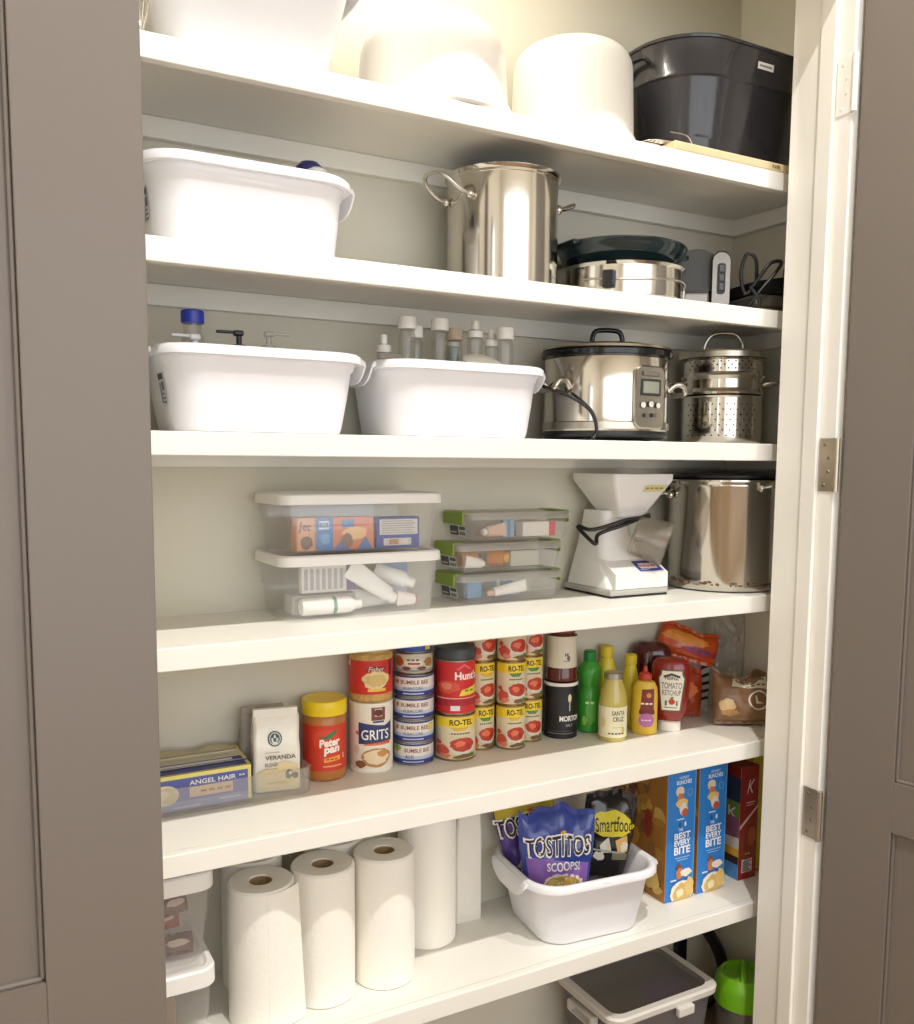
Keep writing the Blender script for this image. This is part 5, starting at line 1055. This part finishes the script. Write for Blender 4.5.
bm = B(); loft(bm, [rrect(0.034 * f, 0.030, 0.006, z, 4) for f, z in ((0.98, 0), (1.0, 0.004), (0.97, 0.20), (0.8, 0.27), (0.6, 0.30))]); o = P('napkin_pack', bm, mat('white_wrap', 'e9e4da', 0.35)); o.location = (0.985, 1.748, z6e)
tag(o, 'white wrapped paper pack standing between the tall roll and chip tub', 'pack')

GB6 = 'clear storage boxes at the end of the lowest shelf'
storage_box('lower white-lidded clear box beside the paper towels, partly behind the door', (0.2425, 1.610, z6e), 0, 0.121, 0.108, 0.106, 0.094, 0.171, GB6, lid_h=0.024)
storage_box('upper white-lidded clear box beside the paper towels, dark red contents', (0.2425, 1.610, z6e + 0.1722), 0, 0.121, 0.108, 0.106, 0.094, 0.171, GB6, lid_h=0.024)
zc = z6e + 0.1722 + 0.0055
rnd = random.Random(21)
for k, (x, y, z, c, lab) in enumerate(((0.300, 1.560, 0.0, '5a3a34', 'dark brown wrapped packet at the bottom of the upper clear box'), (0.285, 1.590, 0.034, '8a3a34', 'dark red packet in the middle of the upper clear box'), (0.300, 1.572, 0.066, '6a4a40', 'brown packet on top in the upper clear box'))):
    pillow('snack_packet', lab, 'packet', (x, y, zc + z + 0.004), (-0.5, 0, 0.2 * k - 0.1), 0.075, 0.030, 0.022, mat('packet_film_%d' % k, c, 0.25, var=0.4, vscale=60), 30 + k, [('p', blob(0.01, 0.016, 0.018, 0.006, k), 'c9b3a2'), ('p', blob(-0.02, 0.014, 0.010, 0.007, k + 5), '2f2422')], wr=0.003, seam=0.003, nu=12, nv=8)
bottle_lying('small_bottle', 'pale round bottle lying in the lower clear box by the paper towels', 'bottle', (0.245, 1.58, z6e + 0.025), (0.315, 1.55, z6e + 0.025), 0.018, 'c9b3a4', 'd8c8bc')
bm = B(); box(bm, -0.06, -0.02, 0, 0.06, 0.02, 0.07, 0.004); o = P('paper_packet', bm, ink('a68a74')); o.location = (0.255, 1.625, z6e + 0.006); tag(o, 'brown packet standing in the lower clear box by the paper towels', 'packet')

TUB6 = (1.205, 1.623, z6e)
dish_tub('white plastic dish tub filled with chip and popcorn bags, lowest shelf', TUB6, -0.10, 0.163, 0.136, 0.124, 0.104, 0.148, GT, False)
PUR = mat('purple_chip_film', '5a3f8f', 0.22, coat=0.4, var=0.15, vscale=12); BLU = mat('blue_chip_film', '34489a', 0.22, coat=0.4, var=0.1, vscale=12)
def tosti(main):
    L = [('p', [(-0.078, 0.01), (0.078, 0.01), (0.078, 0.105), (-0.078, 0.125)], '8a62b0')] if main else [('p', [(-0.073, 0.172), (0.073, 0.172), (0.073, 0.2), (-0.073, 0.2)], 'c9b32e')]
    L += [('p', blob(0.012, 0.056, 0.058, 0.030, 5, 30, 0.08), 'efe6d2'), ('p', blob(0.012, 0.054, 0.052, 0.025, 6, 30, 0.1), 'c9a24a'), ('p', blob(-0.012, 0.060, 0.016, 0.014, 7), 'e3c878'), ('p', blob(0.028, 0.061, 0.015, 0.013, 8), 'dcb95e'), ('p', blob(0.008, 0.046, 0.014, 0.010, 9), 'a8802e')]
    L += [('t', 'TOSTITOS', 0.0, 0.148, 0.052, 'f6f2ea', {'w': 0.162, 'bold': 0.06}), ('t', 'TOSTITOS', 0.0, 0.148, 0.044, '2a2030', {'w': 0.153, 'bold': 0.012}), ('e', 0.012, 0.176, 0.007, 0.004, 'd8a83a' if main else 'd86a4a'), ('t', 'SCOOPS!', 0.012, 0.102, 0.020, 'f4f0f2', {'w': 0.084, 'bold': 0.02})]
    return L
zb6 = z6e + 0.022
pillow('chip_bag', 'purple corn chip bag at the paper towel end of the chip tub', 'chip bag', (1.146, 1.684, zb6 + 0.044), (-0.10, -0.17, -0.36), 0.150, 0.215, 0.036, PUR, 41, tosti(False), wr=0.005, taper=0.3, crumple=0.006)
pillow('chip_bag', 'blue and purple corn chip bag, foremost in the chip tub', 'chip bag', (1.146, 1.603, zb6 + 0.024), (-0.06, -0.02, -0.42), 0.180, 0.222, 0.046, BLU, 47, tosti(True), wr=0.006, taper=0.3, crumple=0.008)
BLK = mat('black_popcorn_film', '1b1b1a', 0.2, coat=0.4)
pillow('popcorn_bag', 'black popcorn bag with yellow script panel in the chip tub', 'chip bag', (1.286, 1.621, zb6 + 0.042), (-0.12, 0.10, -0.56), 0.126, 0.205, 0.034, BLK, 53,
       [('p', blob(0.004, 0.142, 0.056, 0.030, 6, 30, 0.1), 'e3d32e'), ('t', 'Smartfood', 0.010, 0.142, 0.034, '1c1b18', {'w': 0.092, 'bold': 0.01, 'rot': 0.12}), ('p', [(-0.022, 0.09), (0.0, 0.112), (0.012, 0.078), (-0.016, 0.074)], 'f0ead6'), ('p', [(0.018, 0.106), (0.046, 0.122), (0.056, 0.082), (0.030, 0.076)], 'e6b96a'), ('p', blob(0.044, 0.094, 0.010, 0.012, 3), 'f0e6d0'), ('p', blob(-0.022, 0.066, 0.016, 0.010, 4), 'f2ecdc'), ('r', 0.014, 0.062, 0.058, 0.078, '8a8468'), ('r', -0.05, 0.078, 0.05, 0.082, 'b9b6ae')], wr=0.004, taper=0.35, crumple=0.006)

# cereal boxes
BITE = [('r', -0.044, 0.0, 0.044, 0.314, '2a7fd0'), ('r', 0.040, 0, 0.044, 0.314, '5a9ad6'), ('t', 'HONEY', 0.006, 0.300, 0.007, 'e8f0f6', {'w': 0.03}), ('t', 'BUNCHES', 0.006, 0.289, 0.010, 'f2f5f8', {'w': 0.046, 'bold': 0.02}),
        ('p', blob(-0.006, 0.268, 0.013, 0.012, 3), 'e8d3b8'), ('p', blob(-0.004, 0.250, 0.010, 0.014, 4), 'c9764a'), ('p', blob(0.0, 0.238, 0.018, 0.012, 5), 'e2c07a'), ('p', blob(0.006, 0.222, 0.012, 0.016, 6), 'e6dccd'), ('p', blob(0.010, 0.214, 0.010, 0.010, 12), 'b8583a'), ('r', -0.014, 0.198, 0.008, 0.201, 'dce8f2'), ('ring', 0.024, 0.262, 0.008, 0.009, 0.0015, '8ab8e2'),
        ('e', -0.004, 0.186, 0.003, 0.006, '1d4f8f'), ('e', 0.012, 0.186, 0.003, 0.006, 'e8f0f6'), ('t', 'THE', -0.002, 0.174, 0.007, 'f4f6f8', {'w': 0.014, 'bold': 0.02}), ('t', 'BEST', 0.004, 0.159, 0.016, 'f6f8fa', {'w': 0.050, 'bold': 0.03}), ('t', 'EVERY', 0.004, 0.142, 0.014, 'f6f8fa', {'w': 0.050, 'bold': 0.03}), ('t', 'BITE', 0.004, 0.123, 0.019, 'f6f8fa', {'w': 0.050, 'bold': 0.03}), ('r', -0.018, 0.104, 0.028, 0.106, 'a8cbe8'), ('r', -0.012, 0.098, 0.022, 0.100, 'a8cbe8'),
        ('p', blob(-0.004, 0.080, 0.008, 0.010, 7), '8a4a2a'), ('p', blob(-0.002, 0.066, 0.012, 0.014, 8), 'c9805a'), ('p', blob(0.018, 0.066, 0.018, 0.010, 9), 'efe6d6'), ('r', -0.03, 0.05, -0.012, 0.054, 'dce8f2'), ('p', blob(0.006, 0.018, 0.036, 0.030, 10, 30, 0.05), 'efe6d2'), ('p', blob(0.008, 0.016, 0.030, 0.025, 11, 30, 0.1), 'd8b46a'), ('p', blob(0.030, 0.030, 0.013, 0.024, 13), 'e2c278'), ('p', blob(0.0, 0.018, 0.012, 0.010, 14), 'f0e2b8')]
BITE = [(L[0], [(x, max(0.001, y)) for x, y in L[1]], L[2]) if L[0] == 'p' else L for L in BITE]
rnd = random.Random(5)
WIDE = [('r', -0.094, 0, 0.094, 0.314, 'a8742f')] + [('p', blob(rnd.uniform(-0.08, 0.08), rnd.uniform(0.02, 0.29), rnd.uniform(0.010, 0.026), rnd.uniform(0.008, 0.022), k, 16, 0.3), rnd.choice(['c9963a', '8a5a24', 'd8b060', 'b98434', '9a6a3a', 'd9a84a'])) for k in range(26)] + [('p', blob(-0.03, 0.20, 0.018, 0.045, 3), '8a7f78'), ('p', blob(-0.025, 0.245, 0.014, 0.016, 4), '7a4a3a'), ('p', blob(0.035, 0.18, 0.012, 0.035, 5), '9a2f24'), ('p', blob(-0.04, 0.13, 0.022, 0.02, 6), 'b03a2a'), ('p', blob(-0.045, 0.285, 0.024, 0.014, 7), '9aa6b8'), ('p', blob(0.05, 0.05, 0.03, 0.03, 8), 'e0c070')]
WIDE = [(L[0], [(min(0.094, max(-0.094, x)), min(0.313, max(0.001, y))) for x, y in L[1]], L[2]) if L[0] == 'p' else L for L in WIDE]
def cereal(label, x, y, w, d, h, rz, col, front, left, group=None):
    t = T('cereal_box', label, 'cereal box', (x, y, z6e), rz, group)
    bm = B(); box(bm, -w / 2, -d / 2, 0, w / 2, d / 2, h, 0.001, seg=1); P('body', bm, ink(col), t)
    if front: label_part('front_print', t, front, frontmap(-d / 2), None)
    if left: label_part('side_print', t, left, leftmap(-w / 2), None)
    return t
cereal('blue cereal box standing next to the chip tub', 1.4775, 1.668, 0.090, 0.190, 0.315, 0.0, 'b9823a', BITE, WIDE, 'matching blue cereal boxes')
cereal('blue cereal box standing between its twin and the red box', 1.5775, 1.668, 0.090, 0.190, 0.315, 0.0, 'b9823a', BITE, WIDE, 'matching blue cereal boxes')
KF = [('r', -0.030, 0, 0.030, 0.290, '9a2320'), ('t', 'K', 0.004, 0.238, 0.034, 'f2ebe4', {'w': 0.026, 'shear': 0.35}), ('r', -0.010, 0.196, 0.02, 0.199, 'd8b8a8'), ('r', -0.010, 0.19, 0.014, 0.192, 'd8b8a8'), ('p', [(-0.030, 0.130), (0.030, 0.182), (0.030, 0.188), (-0.030, 0.140)], 'e6cfc2'), ('p', [(-0.030, 0.05), (0.030, 0.06), (0.030, 0.16), (0.004, 0.15), (-0.030, 0.11)], '8a3a22'), ('p', blob(0.012, 0.11, 0.014, 0.024, 3), 'b0582e'), ('t', 'RED', 0.0, 0.066, 0.008, 'd8a898', {'w': 0.02}), ('r', -0.020, 0.018, 0.016, 0.052, 'e6ddd6')] + [('r', -0.017, 0.021 + 0.0042 * k, 0.013 - 0.005 * (k % 3), 0.0232 + 0.0042 * k, '5a3a36') for k in range(7)]
KS = [('r', -0.094, 0, 0.094, 0.290, 'd8d0cc'), ('p', [(0.02, 0.2), (0.094, 0.2), (0.094, 0.262), (0.03, 0.27)], '2f3a5a'), ('p', [(0.02, 0.16), (0.094, 0.16), (0.094, 0.2), (0.02, 0.2)], '6a8a4a'), ('t', 'K', 0.07, 0.17, 0.03, 'e9e4e0', {'w': 0.03}), ('p', [(0.0, 0.10), (0.094, 0.11), (0.094, 0.16), (0.0, 0.16)], '8a5a7a'), ('p', [(0.0, 0.06), (0.094, 0.06), (0.094, 0.08), (0.0, 0.08)], 'd8a83a'), ('p', [(0.0, 0.04), (0.094, 0.04), (0.094, 0.06), (0.0, 0.06)], '3a2a2a'), ('r', 0.0, 0.002, 0.094, 0.04, '4a8ac9'), ('r', -0.094, 0.262, 0.094, 0.29, '7a2420')]
cereal('red cereal box with a large white letter, end of the cereal row', 1.7055, 1.672, 0.060, 0.188, 0.290, 0.0, '8a2420', KF, KS)
cereal('tall yellow cereal box squeezed between the red box and the closet wall', 1.7620, 1.690, 0.044, 0.180, 0.318, 0.0, 'd8c02a', [('r', -0.022, 0.304, 0.022, 0.318, 'b8342a'), ('r', -0.022, 0, 0.022, 0.006, 'c9a82a')], None)

# floor ----------------------------------------------------------------------
t = T('storage_tote', 'large clear storage tote with grey translucent lid on the closet floor', 'storage tote', (1.4145, 1.642, 0.0), 0)
bm = B(); N = 6; H = 0.215
loft(bm, [rrect(0.1320, 0.0890, 0.03, 0.001, N), rrect(0.1370, 0.0940, 0.03, 0.006, N), rrect(0.1530, 0.1090, 0.032, H - 0.02, N), rrect(0.1590, 0.1140, 0.032, H - 0.019, N), rrect(0.1590, 0.1140, 0.032, H - 0.006, N), rrect(0.1530, 0.1080, 0.03, H - 0.006, N), rrect(0.1330, 0.0900, 0.028, 0.010, N), rrect(0.1170, 0.0740, 0.02, 0.005, N)]); P('body', bm, clear('tote_plastic', 'b9b2b4', 0.42, 0.15), t, angle=0.5)
bm = B(); loft(bm, [rrect(0.1630, 0.1170, 0.034, H - 0.016, N), rrect(0.1650, 0.1190, 0.036, H - 0.014, N), rrect(0.1650, 0.1190, 0.036, H, N), rrect(0.1610, 0.1150, 0.034, H + 0.004, N), rrect(0.1450, 0.0990, 0.028, H + 0.003, N), rrect(0.1390, 0.0930, 0.026, H - 0.006, N)], cap0=False); P('lid', bm, clear('tote_lid_plastic', 'c4c0ba', 0.42, 0.3), t, angle=0.5)
bm = B(); loft(bm, [rrect(0.1655, 0.1195, 0.036, H - 0.012, N), rrect(0.1665, 0.1205, 0.036, H + 0.001, N), rrect(0.1615, 0.1155, 0.034, H + 0.005, N), rrect(0.1450, 0.0990, 0.028, H + 0.004, N), rrect(0.1455, 0.0995, 0.028, H + 0.0032, N), rrect(0.1610, 0.1150, 0.034, H + 0.0042, N)], cap0=False, cap1=False); P('lid_rim', bm, mat('milky_rim', 'd9d4cc', 0.35), t)
for s in (-1, 1):
    bm = B(); loft(bm, [[Vector((s * (0.168 + d), p.x, H - 0.036 + p.y)) for p in rrect(0.048 * f, 0.014 * f, 0.006, 0, 4)] for d, f in ((-0.014, 1.0), (0.004, 1.0), (0.004, 0.78), (-0.012, 0.75))]); P('handle', bm, mat('milky_rim', 'd9d4cc', 0.35), t)
bm = B(); box(bm, 0.02, -0.131, H - 0.034, 0.068, -0.117, H - 0.012, 0.003); P('latch', bm, mat('milky_rim', 'd9d4cc', 0.35), t)
t2 = T('folded_cloth', 'grey and purple folded cloth inside the large storage tote', 'cloth', (1.4145, 1.642, 0.0065))
bm = B(); loft(bm, [rrect(0.1120, 0.0690, 0.03, z, 6) for z in (0, 0.05, 0.10, 0.15)] + [rrect(0.0970, 0.0540, 0.03, 0.165, 6)]); P('body', bm, mat('grey_cloth', '6a6660', 0.9, bump=('noise', 30, 0.6, 0.01)), t2)
bm = B(); loft(bm, [rrect(0.05, 0.03, 0.02, z, 5, 0.06, -0.035) for z in (0.1655, 0.185)]); P('fold', bm, mat('purple_cloth', '7a5aa8', 0.9), t2, label='purple fold')

t = T('drink_dispenser', 'clear canister with bright lime green lid on the closet floor', 'canister', (1.697, 1.566, 0.0), 0)
R = 0.070; H = 0.03
bm = B(); lathe(bm, [(R - 0.016, 0.001), (R - 0.010, 0.006), (R - 0.004, 0.120), (R - 0.006, 0.124), (R - 0.012, 0.008)], 48, cap1=True); P('base', bm, M_CLEARB, t)
LG = mat('lime_green_plastic', '7cc41e', 0.25, coat=0.3)
bm = B(); lathe(bm, [(R - 0.004, 0.122), (R, 0.124), (R + 0.001, 0.166), (R - 0.003, 0.184), (R * 0.80, 0.198), (R * 0.70, 0.198), (R * 0.66, 0.190), (0.02, 0.188)], 56); P('lid', bm, LG, t, label='bright green lid')
bm = B(); tube(bm, [(-0.05, 0, 0.192), (-0.03, 0, 0.202), (0.03, 0, 0.202), (0.05, 0, 0.192)], 0.008, 10); bm.transform(Matrix.Rotation(0.8, 4, 'Z')); P('lid_handle', bm, LG, t)
t = T('vacuum_hose', 'black hose curving down behind the green-lidded canister', 'hose', (0, 0, 0))
bm = B(); tube(bm, [(1.650, 1.735, 0.34), (1.695, 1.720, 0.262), (1.742, 1.705, 0.185), (1.764, 1.698, 0.11), (1.745, 1.705, 0.05), (1.70, 1.715, 0.020)], 0.016, 14, k=12); P('hose', bm, M_BLACK, t)
t = T('broom_pole', 'straight black pole standing behind the large storage tote', 'pole', (1.675, 1.7705, 0.0))
bm = B(); box(bm, -0.016, -0.010, 0, 0.016, 0.010, 0.36, 0.003); P('pole', bm, M_BLACK, t)
bm = B(); lathe(bm, [(0.0, 0.36), (0.014, 0.3605), (0.014, 0.368), (0.008, 0.371)], 20, cap0=False, sy=0.6); P('end_cap', bm, M_DGREY, t)
